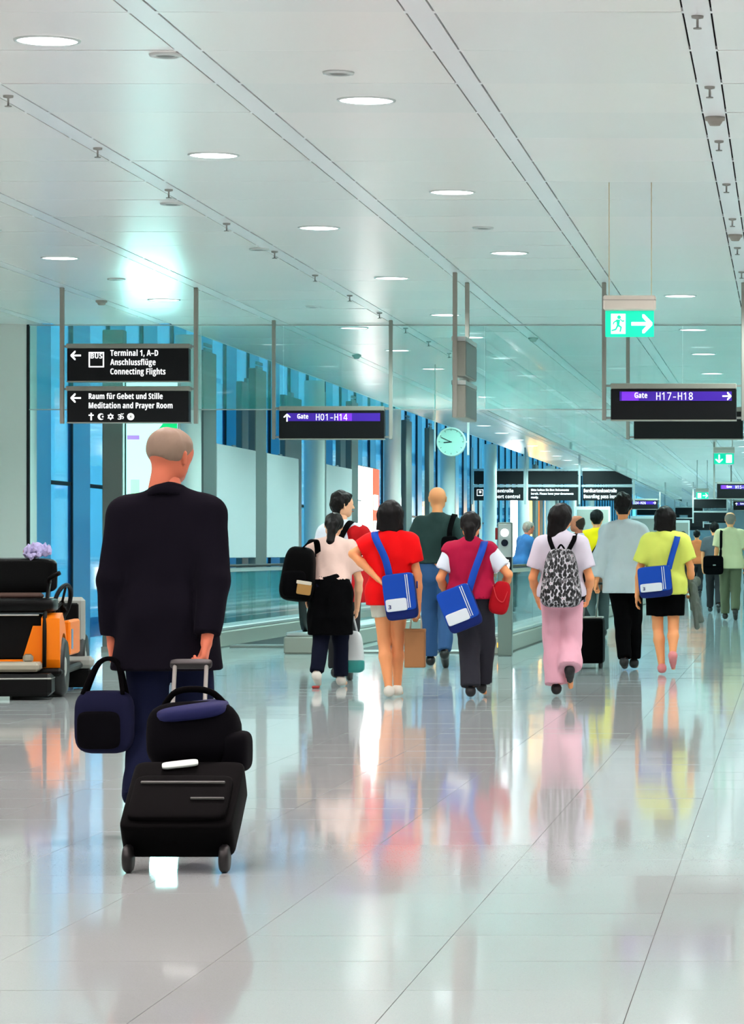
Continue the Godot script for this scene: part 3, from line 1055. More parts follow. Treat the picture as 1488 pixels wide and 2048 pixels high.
func poster_light(o: Node3D, size: Vector2, at: Vector3, turn: float, c: Color, e: float) -> void:
	var l := AreaLight3D.new()
	l.name = "poster_lamp"
	l.area_size = size
	l.light_color = c
	l.light_energy = e
	l.area_range = 60.0
	l.shadow_enabled = true
	l.position = at
	l.rotation.y = turn + PI
	o.add_child(l)

func walkway() -> void:
	# the two moving walkways: balustrades of glass on steel skirts, black handrails that turn down at the ends
	var spots := [[-5.45, 36.25, "glass balustrade of the moving walkway ending behind the black backpack"], [-3.36, 36.0, "glass balustrade of the moving walkway beside the signal pillar"], [-6.95, 38.6, "glass balustrade of the far walkway running along the white boards"]]
	for s in spots:
		var ln := 60.0
		var o := thing("balustrade", V(s[0], 0, s[1]), s[2], "balustrade")
		obj("skirt", bevel(Vector3(0.4, 0.19, ln), 0.015), M.sign_grey, o, Vector3(0, 0.095, -ln / 2))
		obj("skirt_cap", bevel(Vector3(0.36, 0.05, ln - 0.1), 0.012), M.aluminium, o, Vector3(0, 0.215, -ln / 2))
		for i in 20:
			obj("glass_pane", box(Vector3(0.012, 0.66, 2.97)), M.balustrade_glass, o, Vector3(0, 0.57, -(0.35 + 1.5 + i * 3.0)))
		obj("rail_guide", box(Vector3(0.06, 0.05, ln - 0.4)), M.aluminium, o, Vector3(0, 0.915, -ln / 2 - 0.2))
		var pts := [Vector3(0, 0.965, -ln), Vector3(0, 0.965, -0.4)]
		for k in 11:
			var a := PI / 2 - PI * k / 10
			pts.append(Vector3(0, 0.615 + sin(a) * 0.35, -0.38 + cos(a) * 0.3))
		pts.append(Vector3(0, 0.24, -0.42))
		pts.append(Vector3(0, 0.2, -0.46))
		var outs := []
		for k in pts.size():
			var t: Vector3 = pts[mini(k + 1, pts.size() - 1)] - pts[maxi(k - 1, 0)]
			outs.append(Vector3(0, t.z, -t.y).normalized())
		obj("handrail", ribbon(pts, outs, 0.085, 0.035), M.rubber, o)
	for w in [[-4.3, 36.6, 1.3, "ribbed grey belt of the moving walkway between glass balustrades"], [-6.2, 38.8, 0.95, "ribbed grey belt of the far moving walkway along the boards"]]:
		var o := thing("walkway_belt", V(w[0], 0, w[1]), w[3], "walkway")
		obj("belt", box(Vector3(w[2], 0.02, 58.0)), mat("belt", Color(0.16, 0.17, 0.17), 0.5, 0.4), o, Vector3(0, 0.011, -29.4))
		obj("comb_plate", bevel(Vector3(w[2], 0.024, 0.5), 0.006), M.steel, o, Vector3(0, 0.012, -0.15))
	# signal pillar at the walkway's end
	var p := thing("signal_pillar", V(-3.11, 0, 35.5), "grey signal pillar with a round white lamp at the walkway entrance", "signal pillar")
	obj("shaft", bevel(Vector3(0.155, 1.46, 0.14), 0.008), mat("pillar", Color(0.46, 0.49, 0.46), 0.4, 0.3), p, Vector3(0, 0.73, 0))
	obj("head_plate", bevel(Vector3(0.14, 0.4, 0.01), 0.003), M.aluminium, p, Vector3(0, 1.24, 0.07))
	obj("signal_lamp", plate(circle(0.043), 0.012), glow("signal_white", Color(0.95, 0.97, 1), 1.2), p, Vector3(0, 1.345, 0.078))
	obj("dark_lamp", plate(circle(0.038), 0.012), mat("dark_lamp", Color(0.08, 0.1, 0.16), 0.2), p, Vector3(0, 1.235, 0.078))
	var pic := obj("pictogram", box(Vector3(0.15, 0.14, 0.008)), M.sign_black, p, Vector3(0, 1.01, 0.073))
	for x in [-0.035, 0.035]:
		obj("figure_body", plate(PackedVector2Array([Vector2(-0.018, 0.02), Vector2(0.018, 0.02), Vector2(0.022, -0.015), Vector2(0.014, -0.05), Vector2(0.004, -0.05), Vector2(0, -0.02), Vector2(-0.006, -0.05), Vector2(-0.016, -0.05), Vector2(-0.022, -0.01)]), 0.003), M.lettering_white, pic, Vector3(x, -0.005, 0.005))
		obj("figure_head", plate(circle(0.012, 14), 0.003), M.lettering_white, pic, Vector3(x, 0.032, 0.005))
	obj("red_button_box", bevel(Vector3(0.028, 0.13, 0.1), 0.004), mat("red_box", Color(0.55, 0.06, 0.07), 0.4), p, Vector3(-0.092, 1.335, 0))
	obj("signal_foot_lamp", box(Vector3(0.006, 0.05, 0.03)), glow("amber", Color(1, 0.6, 0.2), 1.2), p, Vector3(-0.08, 0.12, 0.06))

# ------------------------------------------------------------------ signs
func post(o: Node3D, x: float, y0: float, w := 0.04) -> void:
	obj("post", bevel(Vector3(w, CEIL - y0, w), 0.004), M.post, o, Vector3(x, (CEIL + y0) / 2, 0))

func arrow(parent: Node, p: Vector3, size: float, turn: float, m: Material) -> void:
	var w := 0.085
	var poly := PackedVector2Array([Vector2(-0.5, w), Vector2(0.22, w), Vector2(0.02, 0.3), Vector2(0.02, 0.45), Vector2(0.12, 0.45), Vector2(0.5, 0.06), Vector2(0.5, -0.06), Vector2(0.12, -0.45), Vector2(0.02, -0.45), Vector2(0.02, -0.3), Vector2(0.22, -w), Vector2(-0.5, -w)])
	for i in poly.size():
		poly[i] *= size
	obj("arrow", plate(poly, 0.004), m, parent, p, Vector3(0, 0, turn))

func gate_sign(x0: float, x1: float, d: float, y0: float, y1: float, gates: String, dir: int, label: String, lit := true, gate_word := true) -> Node3D:
	# x0, x1: the posts
	var w := x1 - x0
	var o := thing("gate_sign", V((x0 + x1) / 2, 0, d), label, "sign")
	post(o, -w / 2, y0 - 0.005)
	post(o, w / 2, y0 - 0.005)
	var pw := w - 0.13
	var pn := obj("panel", bevel(Vector3(pw, y1 - y0, 0.12), 0.008), M.sign_black, o, Vector3(0, (y0 + y1) / 2, 0))
	obj("top_rail", bevel(Vector3(pw, 0.05, 0.13), 0.005), M.sign_grey, o, Vector3(0, y1 + 0.025, 0))
	obj("lower_edge", box(Vector3(pw, 0.012, 0.124)), M.sign_grey, o, Vector3(0, y0 - 0.004, 0))
	for x in [-1, 1]:
		obj("bracket", box(Vector3(0.07, 0.02, 0.03)), M.steel, o, Vector3(x * (w / 2 - 0.045), y1 + 0.03, 0))
		obj("bracket", box(Vector3(0.07, 0.02, 0.03)), M.steel, o, Vector3(x * (w / 2 - 0.045), y0 + 0.02, 0))
	if not lit:
		return o
	var top := (y1 - y0) / 2 - 0.025
	var dw := pw - 0.13
	obj("display_screen", box(Vector3(dw, 0.088, 0.004)), M.display_purple, pn, Vector3(0.02, top - 0.045, 0.061))
	obj("display_screen_bright", box(Vector3(0.16, 0.082, 0.004)), M.display_bright, pn, Vector3(0.02 + (-dw / 2 + 0.1 if dir > 0 else dw * 0.12), top - 0.045, 0.0625))
	var tx := -pw * 0.31
	if dir == 0:
		tx = -pw * 0.325
	if gate_word:
		text(pn, "Gate", 0.05, Vector3(tx, top - 0.062, 0.064), M.lettering_white, 0.12)
	text(pn, gates, 0.07, Vector3(tx + 0.205, top - 0.08, 0.064), M.lettering_white, 0.345, true)
	if dir > 0:
		arrow(pn, Vector3(pw / 2 - 0.09, top - 0.045, 0.066), 0.085, 0.0, M.lettering_white)
	else:
		arrow(pn, Vector3(-pw / 2 + 0.09, top - 0.052, 0.066), 0.085, PI / 2, M.lettering_white)
	return o

func exit_sign(x: float, d: float, kind: int, label: String, wires: bool) -> void:
	var o := thing("exit_sign", V(x, 0, d), label, "exit sign")
	obj("lamp_box", bevel(Vector3(0.362, 0.1, 0.09), 0.01), mat("cream", Color(0.86, 0.83, 0.78), 0.5), o, Vector3(0, 2.85, 0))
	obj("lid_line", box(Vector3(0.364, 0.004, 0.092)), M.sign_grey, o, Vector3(0, 2.868, 0))
	var g := obj("sign_plate", bevel(Vector3(0.335, 0.18, 0.03), 0.004), M.exit_green, o, Vector3(0, 2.705, 0))
	if wires:
		for sx in [-0.142, 0.15]:
			obj("suspension", tube([Vector3(sx, 2.9, 0), Vector3(sx, CEIL, 0)], 0.003, 8), mat("wire", Color(0.87, 0.78, 0.62), 0.5, 0.0), o)
	else:
		for sx in [-0.14, 0.14]:
			obj("suspension", tube([Vector3(sx, 2.9, 0), Vector3(sx, CEIL, 0)], 0.012, 8), M.white_paint, o)
	var dx := -0.078 if kind != 2 else 0.085
	obj("door_symbol", box(Vector3(0.1, 0.138, 0.004)), M.exit_white, g, Vector3(dx, 0, 0.016))
	if kind == 1:
		var run := [[circle(0.013, 14, Vector2(0.006, 0.045)), 0], [PackedVector2Array([Vector2(-0.012, 0.03), Vector2(0.014, 0.028), Vector2(0.008, -0.008), Vector2(-0.01, -0.012)]), 0],
			[PackedVector2Array([Vector2(-0.01, 0.028), Vector2(-0.034, 0.012), Vector2(-0.038, -0.006), Vector2(-0.03, -0.004), Vector2(-0.026, 0.008), Vector2(-0.008, 0.016)]), 0], [PackedVector2Array([Vector2(0.012, 0.028), Vector2(0.03, 0.012), Vector2(0.044, 0.018), Vector2(0.04, 0.026), Vector2(0.03, 0.022), Vector2(0.016, 0.034)]), 0],
			[PackedVector2Array([Vector2(0.006, -0.006), Vector2(0.026, -0.022), Vector2(0.018, -0.056), Vector2(0.008, -0.054), Vector2(0.014, -0.026), Vector2(-0.008, -0.014)]), 0], [PackedVector2Array([Vector2(-0.008, -0.008), Vector2(-0.02, -0.034), Vector2(-0.046, -0.042), Vector2(-0.046, -0.052), Vector2(-0.014, -0.044), Vector2(0.002, -0.014)]), 0]]
		for r in run:
			obj("runner", plate(r[0], 0.003), M.exit_green, g, Vector3(dx, 0, 0.0195))
	if kind == 2:
		arrow(g, Vector3(-0.08, 0, 0.017), 0.14, -PI / 2, M.exit_white)
	else:
		arrow(g, Vector3(0.085, 0, 0.017), 0.145, 0.0, M.exit_white)

func signs() -> void:
	# double sign: bus and prayer room
	var d := 31.3
	var k := 207.7
	var o := thing("direction_sign", V(-6.365, 0, d), "black double direction sign for the bus to Terminal 1 and the prayer room", "sign")
	for x in [-0.645, 0.645]:
		post(o, x, 2.37)
	var lw: Material = M.lettering_white
	for p in [[3.094, 2.777], [2.685, 2.382]]:
		var y1: float = p[0]
		var y0: float = p[1]
		obj("top_rail", bevel(Vector3(1.19, 0.045, 0.13), 0.005), M.sign_grey, o, Vector3(0, y1 + 0.022, 0))
		obj("lower_edge", box(Vector3(1.18, 0.01, 0.124)), M.sign_grey, o, Vector3(0, y0 - 0.003, 0))
		for x in [-1, 1]:
			obj("bracket", box(Vector3(0.06, 0.02, 0.03)), M.steel, o, Vector3(x * 0.615, y1 + 0.02, 0))
		var pn := obj("panel", bevel(Vector3(1.17, y1 - y0, 0.12), 0.006), M.sign_black, o, Vector3(0, (y0 + y1) / 2, 0))
		var z := 0.062
		var h2 := (y1 - y0) / 2
		arrow(pn, Vector3(-0.5, h2 - 0.07, z), 0.1, PI, lw)
		if y1 > 3.0:
			for b in [[0, 0.068, 0.148, 0.012], [0, -0.068, 0.148, 0.012], [-0.068, 0, 0.012, 0.148], [0.068, 0, 0.012, 0.148]]:
				obj("bus_frame", box(Vector3(b[2], b[3], 0.004)), lw, pn, Vector3(-0.302 + b[0], 0.048 + b[1], z))
			text(pn, "BUS", 0.048, Vector3(-0.358, 0.06, z), lw, 0.112)
			text(pn, "Terminal 1, A–D", 0.056, Vector3(-0.168, 0.085, z), lw, 0.46)
			text(pn, "Anschlussflüge", 0.056, Vector3(-0.168, -0.004, z), lw, 0.435)
			text(pn, "Connecting Flights", 0.056, Vector3(-0.168, -0.093, z), lw, 0.53)
		else:
			text(pn, "Raum für Gebet und Stille", 0.054, Vector3(-0.375, 0.072, z), lw, 0.71)
			text(pn, "Meditation and Prayer Room", 0.054, Vector3(-0.375, -0.017, z), lw, 0.805)
			# five faith symbols
			var y := -0.098
			obj("cross", plate(PackedVector2Array([Vector2(-0.007, -0.035), Vector2(0.007, -0.035), Vector2(0.007, 0.008), Vector2(0.024, 0.008), Vector2(0.024, 0.021), Vector2(0.007, 0.021), Vector2(0.007, 0.037), Vector2(-0.007, 0.037), Vector2(-0.007, 0.021), Vector2(-0.024, 0.021), Vector2(-0.024, 0.008), Vector2(-0.007, 0.008)]), 0.004), lw, pn, Vector3(-0.352, y, z))
			var cr := PackedVector2Array()
			for i in 17:
				var a := deg_to_rad(55 + 250.0 * i / 16)
				cr.append(Vector2(cos(a), sin(a)) * 0.032)
			for i in 17:
				var a := deg_to_rad(300 - 240.0 * i / 16)
				cr.append(Vector2(0.011, 0) + Vector2(cos(a), sin(a)) * 0.022)
			obj("crescent", plate(cr, 0.004), lw, pn, Vector3(-0.257, y, z))
			obj("small_star", plate(star(0.012, 0.005, 5), 0.004), lw, pn, Vector3(-0.24, y, z))
			obj("six_point_star", plate(star(0.034, 0.021, 6), 0.004), lw, pn, Vector3(-0.165, y, z))
			obj("star_hollow", plate(circle(0.012, 6), 0.002), M.sign_black, pn, Vector3(-0.165, y, z + 0.003))
			text(pn, "3", 0.05, Vector3(-0.096, y - 0.028, z), lw, 0.036)
			obj("om_tail", tube([Vector3(-0.065, y, z), Vector3(-0.05, y + 0.006, z), Vector3(-0.042, y - 0.008, z), Vector3(-0.05, y - 0.022, z)], 0.005, 6), lw, pn)
			obj("om_moon", tube([Vector3(-0.066, y + 0.03, z), Vector3(-0.052, y + 0.023, z), Vector3(-0.04, y + 0.03, z)], 0.004, 6), lw, pn)
			obj("wheel_disc", plate(circle(0.034, 24), 0.004), lw, pn, Vector3(0.028, y, z))
			for i in 4:
				obj("wheel_slot", box(Vector3(0.05, 0.004, 0.002)), M.sign_grey, pn, Vector3(0.028, y, z + 0.003), Vector3(0, 0, PI * i / 4))
	gate_sign(-5.67, -4.385, 35.7, 2.378, 2.685, "H01-H14", 0, "purple and black gate display reading H01-H14 with an upward arrow")
	gate_sign(-1.756, -0.44, 30.7, 2.381, 2.674, "H17-H18", 1, "purple and black gate display reading H17-H18 with a right arrow")
	gate_sign(-1.745, -0.44, 35.0, 2.352, 2.645, "H19-H20", 1, "dark gate sign half hidden behind the H17-H18 display", false)
	gate_sign(-1.75, -0.45, 75.0, 2.375, 2.71, "H15-H16", 1, "small far gate sign with purple display under the green down arrow exit sign")
	gate_sign(-4.95, -3.72, 93.0, 2.37, 2.62, "H24-H26", 1, "small far purple gate sign above the lime shirted woman", true, false)
	gate_sign(-1.72, -0.45, 95.0, 2.37, 2.62, "H21-H22", 0, "small far gate sign behind the shoulder-bag man with an upward arrow")
	gate_sign(-3.8, -2.6, 150.0, 2.5, 2.75, "H27-H28", 1, "tiny farthest gate sign hanging high in the hall")
	# lengthwise sign seen edge on
	var s := thing("side_sign", V(-3.05, 0, 30.15), "narrow grey double sign seen edge on, hanging beside the clock", "sign")
	for z in [-0.56, 0.56]:
		obj("post", bevel(Vector3(0.04, CEIL - 2.36, 0.04), 0.004), M.post, s, Vector3(0, (CEIL + 2.36) / 2, z))
	for p in [[3.06, 2.74], [2.66, 2.36]]:
		obj("panel", bevel(Vector3(0.12, p[0] - p[1], 1.04), 0.006), M.sign_grey, s, Vector3(0.03, (p[0] + p[1]) / 2, 0))
		obj("face", box(Vector3(0.006, p[0] - p[1] - 0.03, 1.0)), M.pilaster, s, Vector3(0.092, (p[0] + p[1]) / 2, 0))
		obj("top_rail", box(Vector3(0.13, 0.04, 1.06)), M.aluminium, s, Vector3(0.03, p[0] + 0.02, 0))
	# clock
	var c := thing("clock", V(-4.595, 0, 44.1), "round pale station clock hanging between two thin posts", "clock")
	obj("post", bevel(Vector3(0.03, CEIL - 2.45, 0.03), 0.004), M.white_paint, c, Vector3(0.228, (CEIL + 2.45) / 2, 0))
	obj("post", bevel(Vector3(0.018, CEIL - 2.5, 0.018), 0.003), M.white_paint, c, Vector3(-0.222, (CEIL + 2.5) / 2, 0))
	var cs := obj("case", lathe([Vector2(0.0, -0.05), Vector2(0.19, -0.05), Vector2(0.2, -0.04), Vector2(0.2, 0.04), Vector2(0.19, 0.05), Vector2(0.178, 0.05), Vector2(0.178, 0.035)], 48, false), mat("clock_case", Color(0.76, 0.86, 0.82), 0.5), c, Vector3(0, 2.63, 0), Vector3(PI / 2, 0, 0))
	obj("dial", lathe([Vector2(0.179, 0.036), Vector2(0.0, 0.0365)], 48, false), mat("dial", Color(0.66, 0.83, 0.77), 0.5), cs)
	for i in 12:
		var a := TAU * i / 12
		obj("hour_mark", box(Vector3(0.008, 0.002, 0.02)), M.pilaster, cs, Vector3(sin(a) * 0.16, 0.038, -cos(a) * 0.16), Vector3(0, -a, 0))
	obj("hour_hand", box(Vector3(0.012, 0.003, 0.11)), M.sign_black, cs, Vector3(-0.045, 0.041, 0.0045), Vector3(0, deg_to_rad(95.5), 0))
	obj("minute_hand", box(Vector3(0.007, 0.003, 0.15)), M.sign_black, cs, Vector3(-0.065, 0.044, -0.03), Vector3(0, deg_to_rad(65), 0))
	obj("arm", box(Vector3(0.04, 0.02, 0.02)), M.white_paint, c, Vector3(0.21, 2.63, 0))
	# exit signs
	exit_sign(-1.105, 22.4, 1, "green emergency exit sign with running figure and right arrow on thin wires", true)
	exit_sign(-1.11, 54.6, 2, "green exit sign with a downward arrow above the shoulder-bag man", false)
	exit_sign(-2.43, 90.0, 3, "tiny far green exit sign on two white rods", false)
	# passport control: three double panels
	var txt := [["Passkontrolle", "Passport control", ""], ["Bitte halten Sie Ihre Dokumente", "bereit. Please have your documents", "ready."], ["Bordkartenkontrolle", "Boarding pass inspection", ""]]
	var lab := ["black overhead sign reading Passkontrolle, Passport control", "black overhead sign asking to have documents ready", "black overhead sign reading Bordkartenkontrolle"]
	for i in 3:
		var x := -7.08 + i * 1.32
		var q := thing("passport_sign", V(x, 0, 79.0), lab[i], "sign")
		for sx in ([-0.645, 0.645] if i == 0 else [0.645]):
			obj("post", bevel(Vector3(0.05, CEIL - 2.3, 0.05), 0.004), M.aluminium, q, Vector3(sx, (CEIL + 2.3) / 2, 0))
		obj("cross_rail", box(Vector3(1.24, 0.05, 0.06)), M.aluminium, q, Vector3(0, 3.14, 0))
		obj("cross_rail", box(Vector3(1.24, 0.05, 0.06)), M.aluminium, q, Vector3(0, 2.75, 0))
		obj("panel", bevel(Vector3(1.2, 0.32, 0.1), 0.006), M.sign_black, q, Vector3(0, 2.95, 0))
		var pn := obj("panel", bevel(Vector3(1.2, 0.32, 0.1), 0.006), M.sign_black, q, Vector3(0, 2.555, 0))
		if i == 0:
			for b in [[0, 0.07, 0.15, 0.014], [0, -0.07, 0.15, 0.014], [-0.07, 0, 0.014, 0.15], [0.07, 0, 0.014, 0.15]]:
				obj("symbol_frame", box(Vector3(b[2], b[3], 0.004)), lw, pn, Vector3(-0.45 + b[0], 0.03 + b[1], 0.052))
			obj("officer_symbol", plate(circle(0.03, 16), 0.004), lw, pn, Vector3(-0.445, 0.045, 0.052))
			text(pn, txt[0][0], 0.08, Vector3(-0.3, 0.035, 0.052), lw, 0.66)
			text(pn, txt[0][1], 0.08, Vector3(-0.3, -0.105, 0.052), lw, 0.82)
		elif i == 1:
			for n in 3:
				text(pn, txt[1][n], 0.05, Vector3(-0.53, 0.07 - n * 0.09, 0.052), lw, [0.92, 1.03, 0.18][n])
		else:
			text(pn, txt[2][0], 0.085, Vector3(-0.57, 0.035, 0.052), lw, 0.8)
			text(pn, txt[2][1], 0.085, Vector3(-0.57, -0.105, 0.052), lw, 1.08)
	# blank far signs
	for p in [[-6.0, 140.0], [-4.35, 140.0], [-2.9, 118.0], [-6.2, 165.0], [-4.6, 165.0]]:
		var q := thing("far_sign", V(p[0], 0, p[1]), "small blank dark double sign far down the hall", "sign", "blank far double signs")
		for sx in [-0.62, 0.62]:
			obj("post", box(Vector3(0.05, CEIL - 2.2, 0.05)), M.aluminium, q, Vector3(sx, (CEIL + 2.2) / 2, 0))
		for y in [2.9, 2.42]:
			obj("panel", bevel(Vector3(1.18, 0.32, 0.1), 0.006), M.sign_black, q, Vector3(0, y, 0))
			obj("rail", box(Vector3(1.22, 0.05, 0.11)), M.aluminium, q, Vector3(0, y + 0.19, 0))

func star(r: float, q: float, n: int) -> PackedVector2Array:
	var p := PackedVector2Array()
	for i in n * 2:
		var a := PI / 2 + PI * i / n
		p.append(Vector2(cos(a), sin(a)) * (r if i % 2 == 0 else q))
	return p

# ------------------------------------------------------------------ people and what they carry
func stride(h: float, front: String, reach := 0.2, lift := 0.0) -> Dictionary:
	var s := h / 1.75
	var back := "r" if front == "l" else "l"
	var fx := -0.085 if front == "l" else 0.085
	var bx := -fx
	return {
		"k" + front: Vector3(fx, 0.5, -reach * 0.75) * s, "a" + front: Vector3(fx, 0.085, -reach) * s, "t" + front: Vector3(fx * 1.15, 0.03, -reach - 0.18) * s,
		"k" + back: Vector3(bx, 0.49, 0.0) * s, "a" + back: Vector3(bx, 0.15 + lift, reach + lift * 0.5) * s, "t" + back: Vector3(bx, 0.03 + lift * 0.55, reach - 0.12 + lift * 0.35) * s,
	}

func plus(a: Dictionary, b: Dictionary) -> Dictionary:
	a.merge(b, true)
	return a

# a blue cross-body bag with a white panel; pts is the strap in the wearer's axes
func messenger(p: Node3D, c: Vector3, size: Vector3, roll: float, pts: Array, outs: Array, label: String) -> void:
	var o := thing("messenger_bag", p.transform * c, label, "bag")
	o.rotation = p.rotation
	var tilt := Node3D.new()
	var blue := cloth("bag_blue", Color(0.07, 0.27, 0.66), 0.7)
	var dark := cloth("bag_navy", Color(0.06, 0.13, 0.38), 0.75)
	tilt.free()
	var r := Vector3(0, 0, roll)
	var q := Basis.from_euler(r)
	obj("body", soft(size, 0.28), dark, o, Vector3.ZERO, r)
	obj("flap", soft(Vector3(size.x * 0.98, size.y * 0.8, size.z * 0.3), 0.22), blue, o, q * Vector3(0, size.y * 0.09, size.z * 0.42), r)
	obj("white_panel", soft(Vector3(size.x * 0.66, size.y * 0.27, 0.03), 0.25), cloth("bag_white", Color(0.82, 0.85, 0.87), 0.7), o, q * Vector3(-size.x * 0.12, -size.y * 0.17, size.z * 0.52), r)
	for x in [0.24, 0.3]:
		obj("piping", bevel(Vector3(0.007, size.y * 0.72, 0.008), 0.002), cloth("bag_white", Color.WHITE), o, q * Vector3(size.x * x, size.y * 0.1, size.z * 0.575), r)
	obj("buckle", bevel(Vector3(0.04, 0.03, 0.012), 0.003), M.steel, o, q * Vector3(size.x * 0.4, size.y * 0.42, size.z * 0.2), r)
	if roll < 0.3:
		text(o, "3", 0.03, q * Vector3(-size.x * 0.38, -size.y * 0.24, size.z * 0.52 + 0.017), dark, 0.022)
	var sp := []
	for v in pts:
		sp.append(v - c)
	obj("strap", ribbon(curve(sp), curve(outs), 0.055, 0.008), blue, o)

# a smooth line through the points
func curve(pts: Array, n := 5) -> Array:
	var out := []
	for i in pts.size() - 1:
		var a: Vector3 = pts[maxi(i - 1, 0)]
		var d: Vector3 = pts[mini(i + 2, pts.size() - 1)]
		for k in n:
			out.append(pts[i].cubic_interpolate(pts[i + 1], a, d, float(k) / n))
	out.append(pts[pts.size() - 1])
	return out

func people() -> void:
	var black := cloth("cloth_black", Color(0.025, 0.025, 0.03))
	# --- the man in the dark suit
	var h := 1.64
	var suit := cloth("suit", Color(0.075, 0.07, 0.1), 0.9)
	var p1 := person({
		"at": V(-2.49, 0, 13.0), "h": h, "w": 1.02, "cell": 0.011, "skin": "red", "hair": "crop", "hair_color": "ash", "hs": 1.04, "face": Vector3(-0.1, -0.5, -0.06), "lean": Vector3(0.0, -0.01, -0.04),
		"label": "person in a dark suit seen from behind, walking with a wheeled suitcase and a bag",
		"j": plus(stride(h, "r", 0.2), {"sl": Vector3(-0.165, 1.285, 0.0), "sr": Vector3(0.165, 1.285, 0.0), "el": Vector3(-0.215, 1.02, 0.05), "wl": Vector3(-0.215, 0.78, 0.02), "er": Vector3(0.205, 1.02, 0.1), "wr": Vector3(0.19, 0.79, 0.18)}),
		"grip_l": 1.1, "grip_r": 1.1,
		"tops": [{"name": "shirt_collar", "m": cloth("shirt_white", Color(0.85, 0.88, 0.92)), "hem": 1.3, "sleeve": 0.0, "fit": 0.002, "collar": true, "rumple": 0.0}, {"name": "suit_jacket", "m": suit, "hem": 0.66, "sleeve": 1.93, "fit": 0.02, "sleeve_fit": 0.004, "flare": 0.03, "rumple": 0.012, "freq": 4.0, "collar": true}],
		"legs": {"name": "trousers", "m": cloth("trousers_navy", Color(0.09, 0.11, 0.2)), "fit": 0.024}, "shoes": mat("leather_black", Color(0.03, 0.03, 0.03), 0.3)})
	obj("coat_collar", ribbon(curve([Vector3(-0.075, 1.31, -0.06), Vector3(-0.078, 1.36, 0.02), Vector3(0, 1.385, 0.068), Vector3(0.078, 1.36, 0.02), Vector3(0.075, 1.31, -0.06)]), curve([Vector3(-1, 0.5, 0), Vector3(-0.8, 0.5, 0.5), Vector3(0, 0.5, 1), Vector3(0.8, 0.5, 0.5), Vector3(1, 0.5, 0)]), 0.04, 0.014), suit, p1)
	# his wheeled suitcase, tilted on its wheels, with a soft bag riding on it
	var sc := thing("suitcase", V(-2.165, 0, 11.5), "black wheeled suitcase trailing behind the suited man", "suitcase")
	var ax := Vector3(0, 0.57, -0.82).normalized()
	var nm := Vector3(0, 0.82, 0.57).normalized()
	var bs := Basis(Vector3.RIGHT, ax, nm)
	var case_m := cloth("case_black", Color(0.02, 0.02, 0.022), 0.6)
	var org := Vector3(0, 0.055, 0.0)
	var put := func(n: String, m: Mesh, mt: Material, at: Vector3) -> MeshInstance3D:
		var o := obj(n, m, mt, sc)
		o.transform = Transform3D(bs, org + bs * at)
		return o
	put.call("shell", soft(Vector3(0.4, 0.38, 0.15), 0.16), case_m, Vector3(0, 0.19, 0.06))
	put.call("front_pocket", soft(Vector3(0.35, 0.24, 0.05), 0.2), case_m, Vector3(0, 0.15, 0.13))
	put.call("zip", bevel(Vector3(0.3, 0.008, 0.01), 0.002), M.pilaster, Vector3(0, 0.22, 0.158))
	put.call("zip", bevel(Vector3(0.12, 0.006, 0.01), 0.002), M.pilaster, Vector3(0.1, 0.13, 0.158))
	put.call("luggage_tag", soft(Vector3(0.13, 0.035, 0.012), 0.4), mat("tag_white", Color(0.8, 0.86, 0.84), 0.5), Vector3(-0.03, 0.34, 0.145)).rotate_object_local(Vector3(0, 0, 1), 0.18)
	for x in [-0.06, 0.06]:
		put.call("handle_rod", tube([Vector3(x - 0.03, 0.36, 0.02), Vector3(x - 0.12, 1.1, 0.02)], 0.008, 8), M.steel, Vector3.ZERO)
	put.call("handle_grip", soft(Vector3(0.16, 0.035, 0.03), 0.4), M.rubber, Vector3(-0.12, 1.11, 0.02))
	for x in [-0.17, 0.17]:
		obj("wheel", lathe([Vector2(0.0, -0.016), Vector2(0.042, -0.016), Vector2(0.05, -0.008), Vector2(0.05, 0.008), Vector2(0.042, 0.016), Vector2(0.0, 0.016)], 20), M.rubber, sc, Vector3(x, 0.05, 0.03), Vector3(0, 0, PI / 2))
	var rb := thing("duffel_bag", V(-2.19, 0.45, 11.95), "soft navy and black bag riding on top of the wheeled suitcase", "bag")
	obj("body", soft(Vector3(0.34, 0.25, 0.24), 0.55), cloth("bag_dark", Color(0.035, 0.035, 0.05), 0.8), rb, Vector3.ZERO, Vector3(-0.3, 0, 0.05))
	obj("top_panel", soft(Vector3(0.26, 0.06, 0.19), 0.6), cloth("bag_indigo", Color(0.12, 0.14, 0.32), 0.7), rb, Vector3(0.0, 0.1, 0.03), Vector3(0.1, 0, 0.12))
	obj("carry_strap", tube(curve([Vector3(-0.12, 0.1, 0.0), Vector3(-0.06, 0.17, 0.02), Vector3(0.06, 0.17, 0.02), Vector3(0.13, 0.1, 0.0)]), 0.012, 8), black, rb)
	obj("side_pocket", soft(Vector3(0.1, 0.15, 0.2), 0.5), cloth("bag_dark", Color.BLACK), rb, Vector3(0.16, -0.05, 0.02))
	var hb := thing("shoulder_bag", V(-2.712, 0.46, 12.86), "dark navy soft bag hanging from the suited man's left hand", "bag")
	obj("body", soft(Vector3(0.23, 0.25, 0.13), 0.5), cloth("bag_navy_grey", Color(0.1, 0.11, 0.2), 0.8), hb)
	obj("pocket", soft(Vector3(0.17, 0.15, 0.05), 0.4), cloth("bag_dark", Color.BLACK), hb, Vector3(-0.01, -0.03, 0.06))
	for z in [-0.04, 0.04]:
		obj("handle", tube(curve([Vector3(-0.08, 0.11, z), Vector3(-0.02, 0.235, z * 0.4), Vector3(0.05, 0.235, z * 0.4), Vector3(0.08, 0.11, z)]), 0.009, 8), black, hb)

	# --- woman with the black backpack
	h = 1.52
